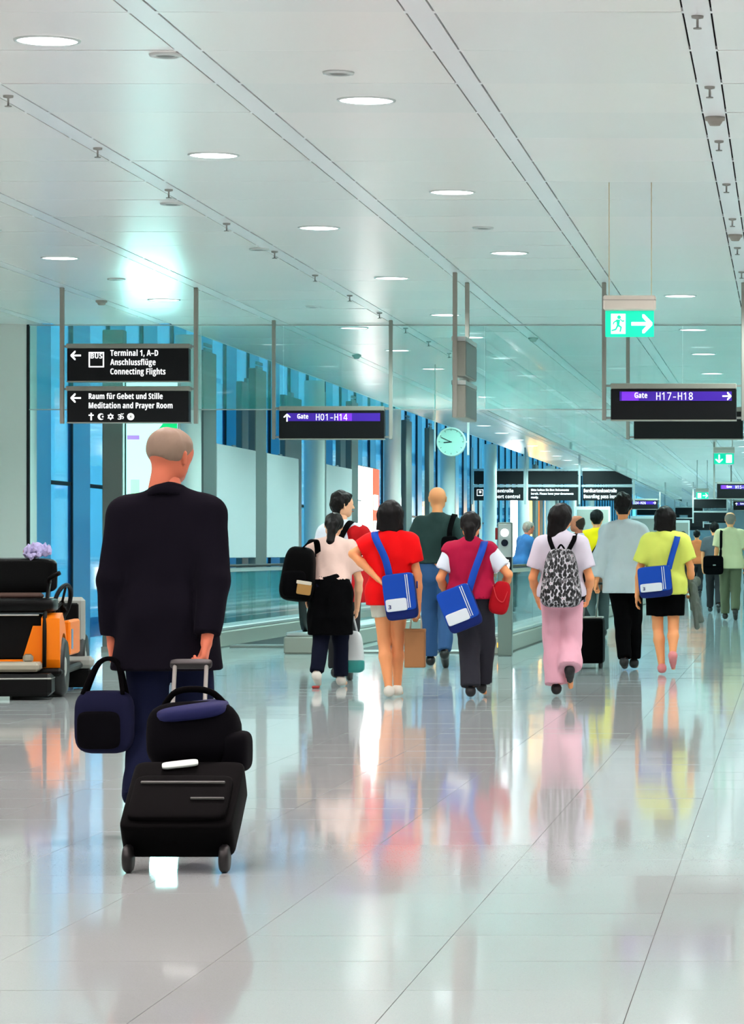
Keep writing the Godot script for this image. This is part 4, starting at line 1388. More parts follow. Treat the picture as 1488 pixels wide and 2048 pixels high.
	var p2 := person({
		"at": V(-3.85, 0, 27.2), "h": h, "skin": "light", "hair": "bun", "face": Vector3(-0.35, 0.1, -0.15), "lean": Vector3(0.01, -0.06, -0.15), "label": "person in a pale pink shirt and black skirt with a black backpack on one side",
		"j": plus(stride(h, "r", 0.18), {"wr": Vector3(0.2, 0.66, -0.2), "er": Vector3(0.23, 0.9, -0.1), "al": Vector3(-0.09, 0.12, 0.14), "tl": Vector3(-0.09, 0.03, 0.02)}), "grip_r": 1.1,
		"tops": [{"name": "shirt", "m": cloth("shirt_pink", Color(0.86, 0.74, 0.69)), "hem": 0.9, "sleeve": 0.75, "fit": 0.024, "rumple": 0.014}, {"name": "tied_jacket", "m": black, "hem": 0.46, "sleeve": -1.0, "fit": 0.03, "flare": 0.02, "rumple": 0.02}],
		"legs": {"name": "trousers", "m": cloth("trousers_dark_navy", Color(0.075, 0.085, 0.14)), "fit": 0.02}, "shoes": mat("shoe_white", Color(0.82, 0.8, 0.76), 0.6)})
	# the tied jacket covers only the hips
	var tj: MeshInstance3D = p2.get_node("tied_jacket")
	tj.mesh = net(hip_wrap(h), 0.014, [Plane(Vector3(0, -1, 0), -0.44), Plane(Vector3(0, 1, 0), 0.97)], 0.02, 6.0)
	for z in [0.2]:
		obj("sole_heel", bevel(Vector3(0.06, 0.022, 0.05), 0.006), mat("sole_red", Color(0.6, 0.16, 0.14), 0.6), p2, Vector3(-0.09, 0.012, z))
	var bp := thing("backpack", V(-4.09, 0.95, 27.05), "large black backpack hanging at the pink shirted woman's left side", "backpack")
	obj("body", soft(Vector3(0.27, 0.46, 0.26), 0.5, -0.12), cloth("case_black", Color.BLACK), bp, Vector3.ZERO, Vector3(0, 0, -0.12))
	obj("front_pocket", soft(Vector3(0.2, 0.22, 0.1), 0.4), black, bp, Vector3(-0.02, -0.08, 0.11))
	obj("patch", soft(Vector3(0.12, 0.1, 0.02), 0.25), mat("patch_ochre", Color(0.62, 0.46, 0.22), 0.7), bp, Vector3(0.07, -0.12, 0.165), Vector3(0, 0.1, -0.15))
	obj("patch_border", soft(Vector3(0.125, 0.03, 0.022), 0.25), mat("patch_pale", Color(0.78, 0.75, 0.68), 0.7), bp, Vector3(0.07, -0.07, 0.166), Vector3(0, 0.1, -0.15))
	obj("shoulder_strap", ribbon(curve([Vector3(0.02, 0.2, 0.02), Vector3(0.1, 0.27, 0.05), Vector3(0.14, 0.27, -0.06), Vector3(0.13, 0.1, -0.16), Vector3(0.06, -0.1, -0.1)]), [Vector3(0, 1, 0.3)], 0.05, 0.01), black, bp)

	# --- man behind her in white shirt and red waistcoat
	h = 1.66
	var p3 := person({
		"at": V(-3.97, 0, 28.8), "h": h, "skin": "light", "hair": "tall", "face": Vector3(0, -1.15, 0), "label": "person in profile in a white shirt with a red jacket over one shoulder",
		"j": plus(stride(h, "l", 0.2), {"wr": Vector3(0.22, 1.02, 0.2), "er": Vector3(0.27, 1.12, 0.0)}), "grip_r": 1.1,
		"tops": [{"name": "shirt", "m": cloth("shirt_white", Color.WHITE), "hem": 0.85, "sleeve": 0.8, "fit": 0.016}],
		"legs": {"name": "trousers", "m": cloth("trousers_grey", Color(0.15, 0.15, 0.16)), "fit": 0.02}, "shoes": M.leather_black})
	obj("red_jacket", net([[Vector3(0.1, 1.3, 0.03), Vector3(0.17, 1.3, 0.02), 0.07, 0.078, 0.03], [Vector3(0.16, 1.3, 0.02), Vector3(0.26, 1.1, 0.0), 0.075, 0.065, 0.04], [Vector3(0.1, 1.3, 0.06), Vector3(0.14, 0.95, 0.09), 0.06, 0.05, 0.04]], 0.014, [], 0.014, 8.0), cloth("red_vest", Color(0.72, 0.06, 0.08)), p3)
	var st := thing("shoulder_strap", V(-3.97, 0, 28.8), "broad black bag strap across the white shirt of the man in profile", "strap")
	obj("webbing", ribbon(curve([Vector3(0.1, 1.4, -0.03), Vector3(0.07, 1.38, 0.1), Vector3(-0.02, 1.2, 0.16), Vector3(-0.15, 0.95, 0.15)]), [Vector3(0, 0.4, 1)], 0.05, 0.008), black, st)
	obj("pouch", soft(Vector3(0.2, 0.22, 0.08), 0.4), black, st, Vector3(-0.17, 0.85, 0.17))
	var tote := thing("tote_bag", V(-3.76, 0.69, 28.5), "red tote bag hanging between the pink and red shirted women", "bag")
	obj("body", soft(Vector3(0.17, 0.3, 0.1), 0.4, -0.1), cloth("tote_red", Color(0.75, 0.13, 0.15)), tote, Vector3(0, 0.15, 0))
	for z in [-0.03, 0.03]:
		obj("handle", tube(curve([Vector3(-0.05, 0.28, z), Vector3(-0.03, 0.39, 0), Vector3(0.03, 0.39, 0), Vector3(0.05, 0.28, z)]), 0.006, 6), cloth("tote_red", Color.RED), tote)
	var pb := thing("plastic_bag", V(-3.68, 0.1, 27.4), "white plastic carrier bag with a teal base held low beside the black skirt", "bag")
	obj("body", soft(Vector3(0.17, 0.34, 0.1), 0.6, -0.15), mat("plastic_white", Color(0.74, 0.76, 0.76), 0.4), pb, Vector3(0, 0.2, 0))
	obj("teal_base", soft(Vector3(0.185, 0.13, 0.112), 0.55), mat("plastic_teal", Color(0.1, 0.5, 0.48), 0.4), pb, Vector3(0, 0.08, 0))
	obj("handle", tube(curve([Vector3(-0.03, 0.36, 0), Vector3(-0.01, 0.5, 0), Vector3(0.03, 0.36, 0)]), 0.01, 6), M.plastic_white, pb)

	# --- woman in red
	h = 1.53
	var p4 := person({
		"at": V(-3.11, 0, 25.3), "h": h, "skin": "tan", "hair": "bob", "cell": 0.013, "hs": 1.05, "label": "person in a red T-shirt and white shorts with a blue cross-body bag",
		"j": plus(stride(h, "r", 0.05), {"el": Vector3(-0.29, 1.12, 0.03), "wl": Vector3(-0.09, 0.93, 0.12), "er": Vector3(0.215, 0.95, 0.03), "wr": Vector3(0.22, 0.7, 0.03), "kl": Vector3(-0.05, 0.44, 0.0), "kr": Vector3(0.05, 0.44, -0.05), "al": Vector3(-0.0, 0.075, 0.1), "tl": Vector3(-0.02, 0.03, -0.04), "ar": Vector3(0.04, 0.075, -0.12), "tr": Vector3(0.05, 0.03, -0.26)}), "grip_r": 1.1,
		"tops": [{"name": "t_shirt", "m": cloth("shirt_red", Color(0.93, 0.03, 0.05)), "hem": 0.72, "sleeve": 0.62, "fit": 0.024, "sleeve_fit": 0.02, "rumple": 0.014}],
		"legs": {"name": "shorts", "m": cloth("shorts_white", Color(0.78, 0.78, 0.72)), "len": 0.5, "fit": 0.022}, "shoes": mat("shoe_canvas", Color(0.86, 0.85, 0.8), 0.6)})
	messenger(p4, Vector3(0.1, 0.79, 0.19), Vector3(0.25, 0.36, 0.11), 0.12, [Vector3(0.02, 0.92, 0.18), Vector3(-0.02, 1.08, 0.17), Vector3(-0.1, 1.24, 0.12), Vector3(-0.115, 1.29, 0.03), Vector3(-0.1, 1.24, -0.08), Vector3(0.0, 1.05, -0.15), Vector3(0.16, 0.9, -0.1), Vector3(0.22, 0.88, 0.1)], [Vector3(0, 0.1, 1), Vector3(0, 0.1, 1), Vector3(0, 0.6, 1), Vector3(-0.2, 1, 0), Vector3(0, 0.4, -1), Vector3(0, 0, -1), Vector3(0.6, 0, -1), Vector3(1, 0, 0)], "blue cross-body bag with a white panel on the red shirted woman's hip")
	var pp := thing("paper_bag", V(-2.915, 0.235, 25.27), "brown paper carrier bag in the red shirted woman's right hand", "bag")
	obj("body", bevel(Vector3(0.16, 0.3, 0.085), 0.006), mat("kraft", Color(0.62, 0.42, 0.25), 0.8), pp, Vector3(0, 0.15, 0))
	obj("folded_rim", bevel(Vector3(0.163, 0.025, 0.088), 0.004), M.kraft, pp, Vector3(0, 0.29, 0))
	for z in [-0.035, 0.035]:
		obj("handle", tube(curve([Vector3(-0.04, 0.29, z), Vector3(-0.02, 0.4, z * 0.3), Vector3(0.04, 0.4, z * 0.3), Vector3(0.05, 0.29, z)]), 0.004, 6), mat("cord_white", Color(0.8, 0.78, 0.72), 0.8), pp)

	# --- bald man in dark green
	h = 1.78
	person({
		"at": V(-3.46, 0, 31.9), "h": h, "w": 1.05, "skin": "tan", "hs": 0.98, "label": "bald person in a dark green shirt and blue jeans",
		"j": plus(stride(h, "l", 0.16), {"el": Vector3(-0.27, 1.16, 0.06), "wl": Vector3(-0.26, 0.92, -0.08), "er": Vector3(0.27, 1.16, 0.06), "wr": Vector3(0.24, 0.94, -0.1)}),
		"tops": [{"name": "shirt", "m": cloth("shirt_green", Color(0.15, 0.23, 0.22)), "hem": 1.02, "sleeve": 1.85, "fit": 0.02, "collar": true, "rumple": 0.014}],
		"legs": {"name": "jeans", "m": cloth("jeans", Color(0.2, 0.33, 0.5)), "fit": 0.022, "top": 1.06}, "shoes": M.leather_black})
	var gb := thing("shoulder_bag", V(-3.32, 1.14, 31.72), "black shoulder bag on the bald man's right side", "bag")
	obj("body", soft(Vector3(0.17, 0.3, 0.12), 0.4), black, gb)
	obj("strap", ribbon(curve([Vector3(0.0, 0.12, 0.03), Vector3(0.0, 0.22, -0.01), Vector3(0.03, 0.36, -0.14), Vector3(0.02, 0.28, -0.3), Vector3(0.0, 0.1, -0.34)]), [Vector3(0, 0.4, 1), Vector3(0, 0.6, 1), Vector3(0, 1, 0), Vector3(0, 0.4, -1), Vector3(0, 0, -1)], 0.05, 0.01), black, gb)

	# --- woman in the maroon waistcoat
	h = 1.46
	var p6 := person({
		"at": V(-2.47, 0, 25.2), "h": h, "w": 1.08, "skin": "tan", "hair": "bun", "cell": 0.013, "hs": 1.05, "lean": Vector3(-0.01, -0.02, -0.03), "label": "person in a maroon waistcoat over white sleeves with a dark bun",
		"j": plus(stride(h, "l", 0.16, 0.05), {"er": Vector3(0.29, 0.96, 0.02), "wr": Vector3(0.23, 0.82, -0.16), "el": Vector3(-0.24, 0.93, 0.02), "wl": Vector3(-0.2, 0.78, -0.16), "al": Vector3(0.0, 0.075, 0.06), "tl": Vector3(-0.01, 0.03, -0.1), "kl": Vector3(-0.02, 0.42, -0.03), "kr": Vector3(0.1, 0.44, -0.12), "ar": Vector3(0.06, 0.1, -0.2), "tr": Vector3(0.07, 0.03, -0.34)}),
		"tops": [{"name": "t_shirt", "m": cloth("shirt_white", Color.WHITE), "hem": 0.84, "sleeve": 0.72, "fit": 0.012, "sleeve_fit": 0.02}, {"name": "waistcoat", "m": cloth("vest_maroon", Color(0.66, 0.07, 0.23)), "hem": 0.77, "sleeve": 0.1, "fit": 0.03, "flare": 0.012, "rumple": 0.016}],
		"legs": {"name": "trousers", "m": cloth("trousers_charcoal", Color(0.16, 0.16, 0.19)), "fit": 0.03, "flare": 0.012}, "shoes": mat("shoe_dark", Color(0.08, 0.08, 0.09), 0.6)})
	messenger(p6, Vector3(-0.07, 0.7, 0.2), Vector3(0.27, 0.34, 0.11), 0.38, [Vector3(0.0, 0.84, 0.2), Vector3(0.04, 0.98, 0.185), Vector3(0.09, 1.13, 0.14), Vector3(0.105, 1.215, 0.02), Vector3(0.08, 1.15, -0.11), Vector3(-0.05, 0.95, -0.17), Vector3(-0.19, 0.82, -0.1), Vector3(-0.2, 0.8, 0.12)], [Vector3(0, 0.1, 1), Vector3(0, 0.1, 1), Vector3(0, 0.5, 1), Vector3(0.1, 1, 0), Vector3(0, 0.4, -1), Vector3(0, 0, -1), Vector3(-0.6, 0, -1), Vector3(-1, 0, 0)], "blue cross-body bag with a slanted white panel on the maroon waistcoat")
	var rb2 := thing("hip_bag", V(-2.24, 0.78, 25.12), "red drawstring bag at the maroon waistcoated woman's right hip", "bag")
	obj("body", soft(Vector3(0.15, 0.26, 0.13), 0.6, -0.1), cloth("red_dark", Color(0.66, 0.03, 0.09)), rb2, Vector3.ZERO, Vector3(0, 0, -0.2))
	obj("drawstring", tube(curve([Vector3(-0.05, 0.1, 0.05), Vector3(-0.02, 0.0, 0.075), Vector3(0.03, -0.03, 0.075), Vector3(0.06, 0.05, 0.05)]), 0.004, 6), cloth("red_cord", Color(0.75, 0.2, 0.22)), rb2)

	# --- woman in pink trousers
	h = 1.51
	person({
		"at": V(-1.80, 0, 25.6), "h": h, "skin": "tan", "hair": "long", "cell": 0.013, "hs": 1.05, "face": Vector3(0, -0.35, 0), "label": "person in pink trousers and a pale T-shirt with long black hair",
		"j": plus(stride(h, "l", 0.1, 0.1), {"el": Vector3(-0.225, 0.93, 0.02), "er": Vector3(0.225, 0.93, 0.02), "wl": Vector3(-0.2, 0.76, -0.17), "wr": Vector3(0.2, 0.78, -0.17), "al": Vector3(-0.04, 0.075, 0.0), "tl": Vector3(-0.05, 0.03, -0.16), "kl": Vector3(-0.06, 0.43, -0.04)}),
		"tops": [{"name": "t_shirt", "m": cloth("shirt_lilac", Color(0.83, 0.8, 0.85)), "hem": 0.78, "sleeve": 0.72, "fit": 0.022, "sleeve_fit": 0.016}],
		"legs": {"name": "trousers", "m": cloth("trousers_pink", Color(0.88, 0.66, 0.72)), "fit": 0.036, "flare": 0.02, "rumple": 0.012}, "shoes": M.shoe_dark})
	var pk := thing("backpack", V(-1.79, 0.93, 25.40), "black and white patterned backpack on the woman in pink trousers", "backpack")
	var pat := mat("print_black_white", Color(1, 1, 1), 0.8)
	pat.albedo_texture = noise_tex("print", 0.045, [Color(0.05, 0.05, 0.06), Color(0.07, 0.07, 0.08), Color(0.09, 0.09, 0.1), Color(0.85, 0.85, 0.87), Color(0.8, 0.8, 0.83), Color(0.6, 0.1, 0.15)], 512, FastNoiseLite.TYPE_CELLULAR, 1)
	pat.uv1_triplanar = true
	pat.uv1_scale = Vector3(2.4, 1.5, 2.4)
	obj("body", soft(Vector3(0.29, 0.46, 0.15), 0.45, -0.24), pat, pk)
	obj("front_pocket", soft(Vector3(0.25, 0.2, 0.07), 0.4), pat, pk, Vector3(0, -0.1, 0.06))
	obj("hanging_loop", tube(curve([Vector3(-0.03, 0.22, -0.02), Vector3(0, 0.26, 0), Vector3(0.03, 0.22, -0.02)]), 0.008, 6), black, pk)
	for x in [-1.0, 1.0]:
		obj("shoulder_strap", ribbon(curve([Vector3(x * 0.05, 0.2, 0.0), Vector3(x * 0.095, 0.3, -0.1), Vector3(x * 0.1, 0.345, -0.2), Vector3(x * 0.11, 0.28, -0.3), Vector3(x * 0.14, 0.05, -0.33), Vector3(x * 0.17, -0.12, -0.2), Vector3(x * 0.13, -0.18, -0.03)]), [Vector3(0, 0.5, 1)], 0.035, 0.012), black, pk)

	# --- man in the lilac shirt behind her
	h = 1.6
	person({
		"at": V(-2.68, 0, 41.0), "h": h, "cell": 0.018, "turn": 1.3, "skin": "red", "hair": "fringe", "hair_color": "brown", "label": "balding person in a lilac shirt, in profile beyond the woman in pink trousers",
		"j": stride(h, "l", 0.18), "tops": [{"name": "shirt", "m": cloth("shirt_mauve", Color(0.8, 0.74, 0.84)), "hem": 0.85, "sleeve": 0.7, "fit": 0.018, "collar": true}],
		"legs": {"name": "trousers", "m": M.trousers_grey, "fit": 0.02}, "shoes": M.leather_black})
	# --- man in denim leaning on the walkway rail
	h = 1.7
	person({
		"at": V(-4.78, 0.03, 58.0), "h": h, "cell": 0.02, "turn": -1.0, "w": 1.08, "skin": "red", "hair": "short", "hair_color": "grey", "lean": Vector3(0, -0.05, -0.12), "label": "grey haired person in a blue denim jacket standing on the moving walkway",
		"j": {"er": Vector3(0.24, 1.1, -0.16), "wr": Vector3(0.14, 1.12, -0.38), "el": Vector3(-0.24, 1.12, -0.18), "wl": Vector3(-0.12, 1.16, -0.4)},
		"tops": [{"name": "denim_jacket", "m": cloth("denim", Color(0.17, 0.36, 0.55)), "hem": 0.82, "sleeve": 1.9, "fit": 0.026, "collar": true, "rumple": 0.016}],
		"legs": {"name": "trousers", "m": M.trousers_dark_navy, "fit": 0.02}, "shoes": M.leather_black})
	# --- man in the yellow shirt
	h = 1.7
	person({
		"at": V(-2.57, 0, 43.2), "h": h, "cell": 0.018, "skin": "tan", "hair": "short", "label": "person in a yellow T-shirt with a thin shoulder strap and green belt",
		"j": stride(h, "r", 0.2), "tops": [{"name": "t_shirt", "m": cloth("shirt_yellow", Color(0.95, 0.79, 0.05)), "hem": 0.84, "sleeve": 0.75, "fit": 0.026}],
		"legs": {"name": "trousers", "m": cloth("trousers_olive_grey", Color(0.27, 0.3, 0.3)), "fit": 0.024}, "shoes": M.leather_black})
	var ys := thing("crossbody_pouch", V(-2.57, 0, 43.2), "brown pouch with a thin strap and green band on the yellow shirted man", "bag")
	obj("strap", ribbon(curve([Vector3(0.13, 1.42, 0.06), Vector3(0.03, 1.25, 0.165), Vector3(-0.16, 0.95, 0.17)]), [Vector3(0, 0.4, 1)], 0.025, 0.008), black, ys)
	obj("body", soft(Vector3(0.26, 0.17, 0.1), 0.4), cloth("pouch_brown", Color(0.4, 0.25, 0.18)), ys, Vector3(0.02, 0.71, 0.18))
	obj("green_band", soft(Vector3(0.34, 0.05, 0.06), 0.4), cloth("band_green", Color(0.2, 0.55, 0.3)), ys, Vector3(0.03, 0.83, 0.17))

	# --- man in the white jacket, with a black case
	h = 1.69
	person({
		"at": V(-1.59, 0, 31.3), "h": h, "w": 0.98, "skin": "tan", "hair": "tall", "lean": Vector3(-0.02, 0, -0.03), "label": "person in a loose pale grey jacket and black trousers",
		"j": plus(stride(h, "r", 0.14, 0.02), {"el": Vector3(-0.225, 1.1, 0.04), "wl": Vector3(-0.27, 0.86, 0.08), "er": Vector3(0.23, 1.1, 0.0), "wr": Vector3(0.2, 0.86, -0.1), "al": Vector3(0.0, 0.1, 0.12), "tl": Vector3(0.0, 0.03, -0.02), "kl": Vector3(-0.02, 0.45, 0.0)}), "grip_l": 1.1,
		"tops": [{"name": "jacket", "m": cloth("jacket_pale", Color(0.74, 0.8, 0.82)), "hem": 0.74, "sleeve": 1.85, "fit": 0.026, "flare": 0.012, "collar": true, "rumple": 0.02}],
		"legs": {"name": "trousers", "m": black, "fit": 0.024}, "shoes": M.shoe_dark})
	var bc := thing("trolley_case", V(-1.95, 0, 31.75), "upright black trolley case behind the woman in pink trousers", "suitcase")
	obj("shell", soft(Vector3(0.27, 0.44, 0.36), 0.14), case_m, bc, Vector3(0, 0.27, 0))
	obj("top_trim", bevel(Vector3(0.25, 0.02, 0.3), 0.006), M.steel, bc, Vector3(0, 0.495, 0))
	for z in [-0.12, 0.12]:
		for x in [-0.1, 0.1]:
			obj("wheel", lathe([Vector2(0.0, -0.012), Vector2(0.026, -0.012), Vector2(0.03, 0.0), Vector2(0.026, 0.012), Vector2(0.0, 0.012)], 16), M.rubber, bc, Vector3(x, 0.03, z), Vector3(0, 0, PI / 2))
	for x in [-0.06, 0.06]:
		obj("handle_rod", tube([Vector3(x, 0.49, 0.1), Vector3(x + 0.05, 0.83, 0.34)], 0.007, 8), M.steel, bc)
	obj("handle_grip", tube([Vector3(-0.04, 0.83, 0.34), Vector3(0.14, 0.83, 0.34)], 0.013, 8), M.rubber, bc)

	# --- woman in lime
	h = 1.56
	var p12 := person({
		"at": V(-1.16, 0, 30.2), "h": h, "w": 1.08, "skin": "tan", "hair": "bob", "label": "person in a lime green T-shirt and black shorts with a blue cross-body bag",
		"j": plus(stride(h, "l", 0.1, 0.06), {"er": Vector3(0.235, 1.0, 0.02), "wr": Vector3(0.24, 0.8, -0.1), "el": Vector3(-0.235, 0.98, 0.02), "wl": Vector3(-0.26, 0.74, 0.0), "kl": Vector3(-0.07, 0.44, -0.04), "al": Vector3(-0.03, 0.075, 0.02), "tl": Vector3(-0.05, 0.03, -0.14)}), "grip_r": 0.9,
		"tops": [{"name": "t_shirt", "m": cloth("shirt_lime", Color(0.85, 0.88, 0.4)), "hem": 0.74, "sleeve": 0.78, "fit": 0.026, "sleeve_fit": 0.018, "rumple": 0.014}],
		"legs": {"name": "shorts", "m": black, "len": 0.72, "fit": 0.045}, "shoes": mat("sandal_pink", Color(0.84, 0.5, 0.5), 0.6)})
	messenger(p12, Vector3(-0.085, 0.86, 0.2), Vector3(0.31, 0.29, 0.11), 0.1, [Vector3(0.04, 0.98, 0.2), Vector3(0.07, 1.1, 0.18), Vector3(0.11, 1.24, 0.13), Vector3(0.12, 1.305, 0.02), Vector3(0.1, 1.25, -0.1), Vector3(0.0, 1.05, -0.16), Vector3(-0.18, 0.95, -0.12), Vector3(-0.23, 0.93, 0.1)], [Vector3(0, 0.1, 1), Vector3(0, 0.1, 1), Vector3(0, 0.5, 1), Vector3(0.1, 1, 0), Vector3(0, 0.4, -1), Vector3(0, 0, -1), Vector3(-0.6, 0, -1), Vector3(-1, 0, 0)], "blue cross-body bag with a wide white panel on the lime shirted woman's back")
	var jk := thing("carried_jacket", V(-0.91, 0.5, 30.25), "grey jacket draped over the lime shirted woman's right arm", "jacket")
	obj("cloth", net([[Vector3(0, 0.36, 0), Vector3(0.03, 0.12, 0), 0.04, 0.05, 0.03], [Vector3(0.03, 0.2, 0.02), Vector3(0.07, 0.0, 0.02), 0.04, 0.03, 0.03], [Vector3(-0.02, 0.36, 0), Vector3(0.04, 0.36, -0.1), 0.035, 0.04, 0.03]], 0.01, [], 0.02, 12.0), cloth("jacket_grey", Color(0.34, 0.38, 0.35)), jk)
	obj("sleeve", net([[Vector3(0.0, 0.33, 0.03), Vector3(0.05, -0.06, 0.05), 0.03, 0.024, 0.02]], 0.009, [], 0.012, 14.0), cloth("jacket_grey", Color.GRAY), jk)

	# --- man with the shoulder bag, far right
	h = 1.81
	person({
		"at": V(-1.0, 0, 54.4), "h": h, "w": 1.08, "cell": 0.017, "skin": "tan", "hair": "fringe", "hair_color": "grey", "label": "balding person in a beige shirt and olive trousers with a black shoulder bag",
		"j": plus(stride(h, "l", 0.12, 0.0), {"er": Vector3(0.27, 1.16, 0.02), "wr": Vector3(0.26, 0.92, -0.06)}),
		"tops": [{"name": "shirt", "m": cloth("shirt_beige", Color(0.78, 0.74, 0.58)), "hem": 0.86, "sleeve": 0.8, "fit": 0.026, "sleeve_fit": 0.02, "collar": true}],
		"legs": {"name": "trousers", "m": cloth("trousers_olive", Color(0.36, 0.37, 0.28)), "fit": 0.026}, "shoes": mat("shoe_brown", Color(0.14, 0.11, 0.09), 0.5)})
	var mb := thing("shoulder_bag", V(-1.28, 0.92, 54.25), "black shoulder bag hanging at the beige shirted man's left side", "bag")
	obj("body", soft(Vector3(0.34, 0.32, 0.14), 0.35), black, mb)
	obj("flap", soft(Vector3(0.33, 0.18, 0.05), 0.3), black, mb, Vector3(0, 0.06, 0.06))
	obj("buckle", bevel(Vector3(0.05, 0.02, 0.01), 0.003), M.steel, mb, Vector3(0.02, 0.0, 0.09))
	obj("strap", ribbon(curve([Vector3(0.12, 0.13, 0.05), Vector3(0.13, 0.35, 0.04), Vector3(0.13, 0.53, 0.0), Vector3(0.14, 0.57, -0.12), Vector3(0.13, 0.4, -0.28), Vector3(0.05, 0.1, -0.25)]), [Vector3(0, 0.1, 1), Vector3(0, 0.1, 1), Vector3(0, 0.6, 1), Vector3(0, 1, 0), Vector3(0, 0.2, -1), Vector3(0, 0, -1)], 0.045, 0.01), black, mb)
	# --- farther walkers
	var far := [[-1.42, 61.0, "tan", "short", Color(0.3, 0.32, 0.34), "person in dark grey walking ahead of the shoulder-bag man", 1.7, "dark"], [-2.35, 82.0, "tan", "short", Color(0.92, 0.5, 0.3), "small far person in an orange shirt down the hall", 1.7, "orange"], [-2.0, 92.0, "light", "bob", Color(0.75, 0.85, 0.9), "small far person in a pale blue shirt down the hall", 1.62, "paleblue"], [-2.9, 88.0, "light", "short", Color(0.8, 0.6, 0.6), "small far person in a rose shirt behind the lime shirted woman", 1.7, "rose"], [-1.35, 105.0, "tan", "short", Color(0.3, 0.5, 0.5), "tiny far person in a teal shirt down the hall", 1.72, "teal"]]
	for f in far:
		person({"at": V(f[0], 0, f[1]), "h": f[6], "cell": 0.024, "skin": f[2], "hair": f[3], "label": f[5], "j": stride(f[6], "l", 0.2), "tops": [{"name": "shirt", "m": cloth("far_shirt_" + f[7], f[4]), "hem": 0.84, "sleeve": 0.8, "fit": 0.022}], "legs": {"name": "trousers", "m": M.trousers_grey, "fit": 0.02}, "shoes": M.leather_black})

func hip_wrap(h: float) -> Array:
	var s := h / 1.75
	var b := []
	for x in [-1.0, 1.0]:
		b.append([Vector3(x * 0.07 * s, 1.06 * s, -0.02), Vector3(x * 0.08 * s, 0.9 * s, 0.01), 0.115 * s, 0.135 * s, 0.04])
		b.append([Vector3(x * 0.08 * s, 0.9 * s, 0.01), Vector3(x * 0.1 * s, 0.45 * s, 0.02), 0.135 * s, 0.13 * s, 0.04])
	b.append([Vector3(0, 1.0 * s, 0.0), Vector3(0.02, 0.45 * s, 0.03), 0.13 * s, 0.14 * s, 0.05])
	return b

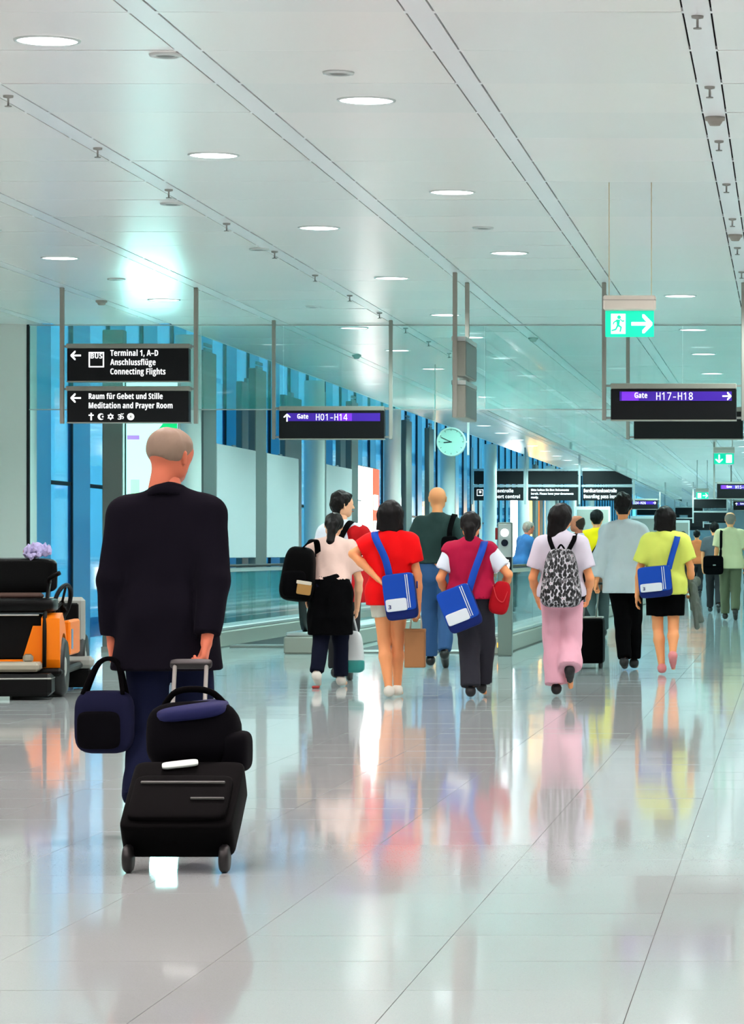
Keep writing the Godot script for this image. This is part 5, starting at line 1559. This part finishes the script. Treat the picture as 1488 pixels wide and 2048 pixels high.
# ------------------------------------------------------------------ the electric cart
func cart() -> void:
	var o := thing("electric_cart", V(-6.05, 0, 25.0), "orange and black electric passenger cart parked by the pale wall", "cart", "", 0.12)
	var orange := mat("cart_orange", Color(0.98, 0.5, 0.02), 0.35, 0.0, 0.3)
	orange.clearcoat_enabled = true
	orange.clearcoat = 0.2
	var dark := mat("cart_black", Color(0.05, 0.05, 0.05), 0.4, 0.0, 0.25)
	var grey := mat("cart_grey", Color(0.62, 0.63, 0.6), 0.4)
	var vinyl := mat("vinyl_black", Color(0.03, 0.03, 0.03), 0.35, 0.0, 0.25)
	# rear bumper and step
	obj("bumper", bevel(Vector3(1.3, 0.17, 0.3), 0.03), dark, o, Vector3(-0.27, 0.115, 0.05))
	obj("bumper_line", bevel(Vector3(1.3, 0.012, 0.31), 0.004), grey, o, Vector3(-0.27, 0.165, 0.05))
	obj("step", bevel(Vector3(1.0, 0.07, 0.42), 0.02), mat("cart_beige", Color(0.62, 0.6, 0.53), 0.5), o, Vector3(-0.22, 0.25, -0.06))
	obj("latch", bevel(Vector3(0.08, 0.07, 0.03), 0.02), M.cart_beige, o, Vector3(0.17, 0.31, -0.14))
	# body under the seat
	var side := PackedVector2Array([Vector2(-0.6, 0.26), Vector2(0.31, 0.26), Vector2(0.31, 0.56), Vector2(0.2, 0.56), Vector2(0.12, 0.3), Vector2(-0.6, 0.3)])
	obj("body_panel", plate(side, 0.06), orange, o, Vector3(0, 0, -0.22))
	obj("seat_box", bevel(Vector3(0.95, 0.36, 0.5), 0.02), dark, o, Vector3(-0.2, 0.47, -0.52))
	obj("seat_rail", bevel(Vector3(0.9, 0.012, 0.02), 0.004), M.aluminium, o, Vector3(-0.2, 0.645, -0.16))
	obj("seat_cushion", soft(Vector3(0.98, 0.11, 0.48), 0.25), vinyl, o, Vector3(-0.13, 0.72, -0.4))
	obj("seat_edge", bevel(Vector3(0.9, 0.05, 0.08), 0.02), mat("cart_brown", Color(0.32, 0.22, 0.18), 0.6), o, Vector3(-0.2, 0.79, -0.5))
	obj("backrest", soft(Vector3(1.0, 0.27, 0.12), 0.25), vinyl, o, Vector3(-0.15, 0.95, -0.56), Vector3(0.12, 0, 0))
	obj("armrest", tube(curve([Vector3(0.3, 0.9, -0.45), Vector3(0.32, 0.93, -0.3), Vector3(0.4, 0.97, -0.22)]), 0.018, 10), dark, o)
	obj("grab_pole", tube([Vector3(0.295, 0.24, -0.12), Vector3(0.295, 0.62, -0.14), Vector3(0.3, 0.9, -0.45)], 0.016, 10), dark, o)
	# wheel and mudguard
	var wheel := lathe([Vector2(0.05, -0.05), Vector2(0.12, -0.055), Vector2(0.2, -0.065), Vector2(0.228, -0.04), Vector2(0.232, 0.0), Vector2(0.228, 0.04), Vector2(0.2, 0.065), Vector2(0.12, 0.055), Vector2(0.05, 0.05)], 32)
	for z in [-0.45, -2.1]:
		var wh := obj("wheel", wheel, M.rubber, o, Vector3(0.37, 0.235, z), Vector3(0, 0, PI / 2))
		obj("hub", lathe([Vector2(0.0, -0.06), Vector2(0.06, -0.058), Vector2(0.11, -0.04)], 20), grey, wh)
	var arch := PackedVector2Array()
	for i in 13:
		var a := PI * i / 12
		arch.append(Vector2(cos(a) * 0.265, sin(a) * 0.265 + 0.235))
	arch.append_array([Vector2(-0.3, 0.3), Vector2(-0.32, 0.62), Vector2(-0.1, 0.66), Vector2(0.12, 0.56), Vector2(0.3, 0.29)])
	obj("mudguard", plate(arch, 0.14), orange, o, Vector3(0.34, 0, -0.45), Vector3(0, PI / 2, 0))
	obj("wing_panel", bevel(Vector3(0.06, 0.28, 0.8), 0.015), orange, o, Vector3(0.4, 0.45, -1.15))
	obj("badge", bevel(Vector3(0.004, 0.16, 0.1), 0.001), mat("badge_blue", Color(0.35, 0.6, 0.78), 0.3), o, Vector3(0.432, 0.44, -0.9))
	# front cowl with the dashboard, steering wheel
	var cw := obj("cowl", bevel(Vector3(0.8, 0.6, 0.1), 0.03), grey, o, Vector3(0.03, 0.46, -2.0))
	obj("dash_window", bevel(Vector3(0.7, 0.2, 0.03), 0.012), dark, cw, Vector3(0, 0.15, 0.05))
	obj("cowl_opening", bevel(Vector3(0.66, 0.26, 0.03), 0.012), vinyl, cw, Vector3(0, -0.13, 0.05))
	obj("front_bumper", bevel(Vector3(0.7, 0.1, 0.16), 0.03), grey, o, Vector3(0.16, 0.22, -1.9))
	obj("skirt", bevel(Vector3(0.66, 0.16, 0.12), 0.02), dark, o, Vector3(0.16, 0.095, -1.9))
	var ring := []
	for i in 28:
		ring.append(Vector3(cos(TAU * i / 28) * 0.15, sin(TAU * i / 28) * 0.15, 0))
	var sw := obj("steering_wheel", tube(ring, 0.018, 10, true), dark, o, Vector3(0.3, 0.72, -1.4), Vector3(0.25, 1.25, 0))
	for i in 3:
		var a := TAU * i / 3 + PI / 2
		obj("spoke", tube([Vector3.ZERO, Vector3(cos(a), sin(a), 0) * 0.145], 0.011, 8), dark, sw)
	obj("steering_column", tube([Vector3(0.3, 0.72, -1.4), Vector3(0.26, 0.5, -1.9)], 0.022, 10), dark, o)
	obj("floor_pan", bevel(Vector3(0.95, 0.06, 1.9), 0.02), dark, o, Vector3(-0.05, 0.2, -1.05))
	# crumpled cloth left on the backrest
	var c := thing("crumpled_cloth", V(-5.92, 1.115, 25.57), "crumpled lilac and white cloth lying on the cart's backrest", "cloth")
	var lil := cloth("cloth_lilac", Color(0.72, 0.68, 0.84))
	obj("cloth_heap", net([[Vector3(-0.06, 0.02, 0), Vector3(0.08, 0.03, 0.01), 0.045, 0.035, 0.03], [Vector3(-0.03, 0.05, 0.02), Vector3(0.05, 0.05, -0.02), 0.03, 0.03, 0.03], [Vector3(0.02, 0.0, 0.06), Vector3(-0.04, -0.02, 0.075), 0.02, 0.015, 0.02]], 0.006, [], 0.03, 22.0), lil, c)
	obj("ochre_end", net([[Vector3(-0.09, 0.03, 0.01), Vector3(-0.07, 0.055, 0.0), 0.02, 0.016, 0.01]], 0.005, [], 0.012, 30.0), cloth("cloth_ochre", Color(0.75, 0.5, 0.3)), c)

func _ready() -> void:
	rng.seed = 5
	fnt = SystemFont.new()
	fnt.font_names = PackedStringArray(["Droid Sans"])
	fnt.font_weight = 700
	fnt_mono = SystemFont.new()
	fnt_mono.font_names = PackedStringArray(["Droid Sans Mono"])
	fnt_mono.font_weight = 700
	set_up()
	materials()
	flooring()
	ceiling()
	walls()
	ceiling_fittings()
	window_bay()
	walkway()
	signs()
	cart()
	people()
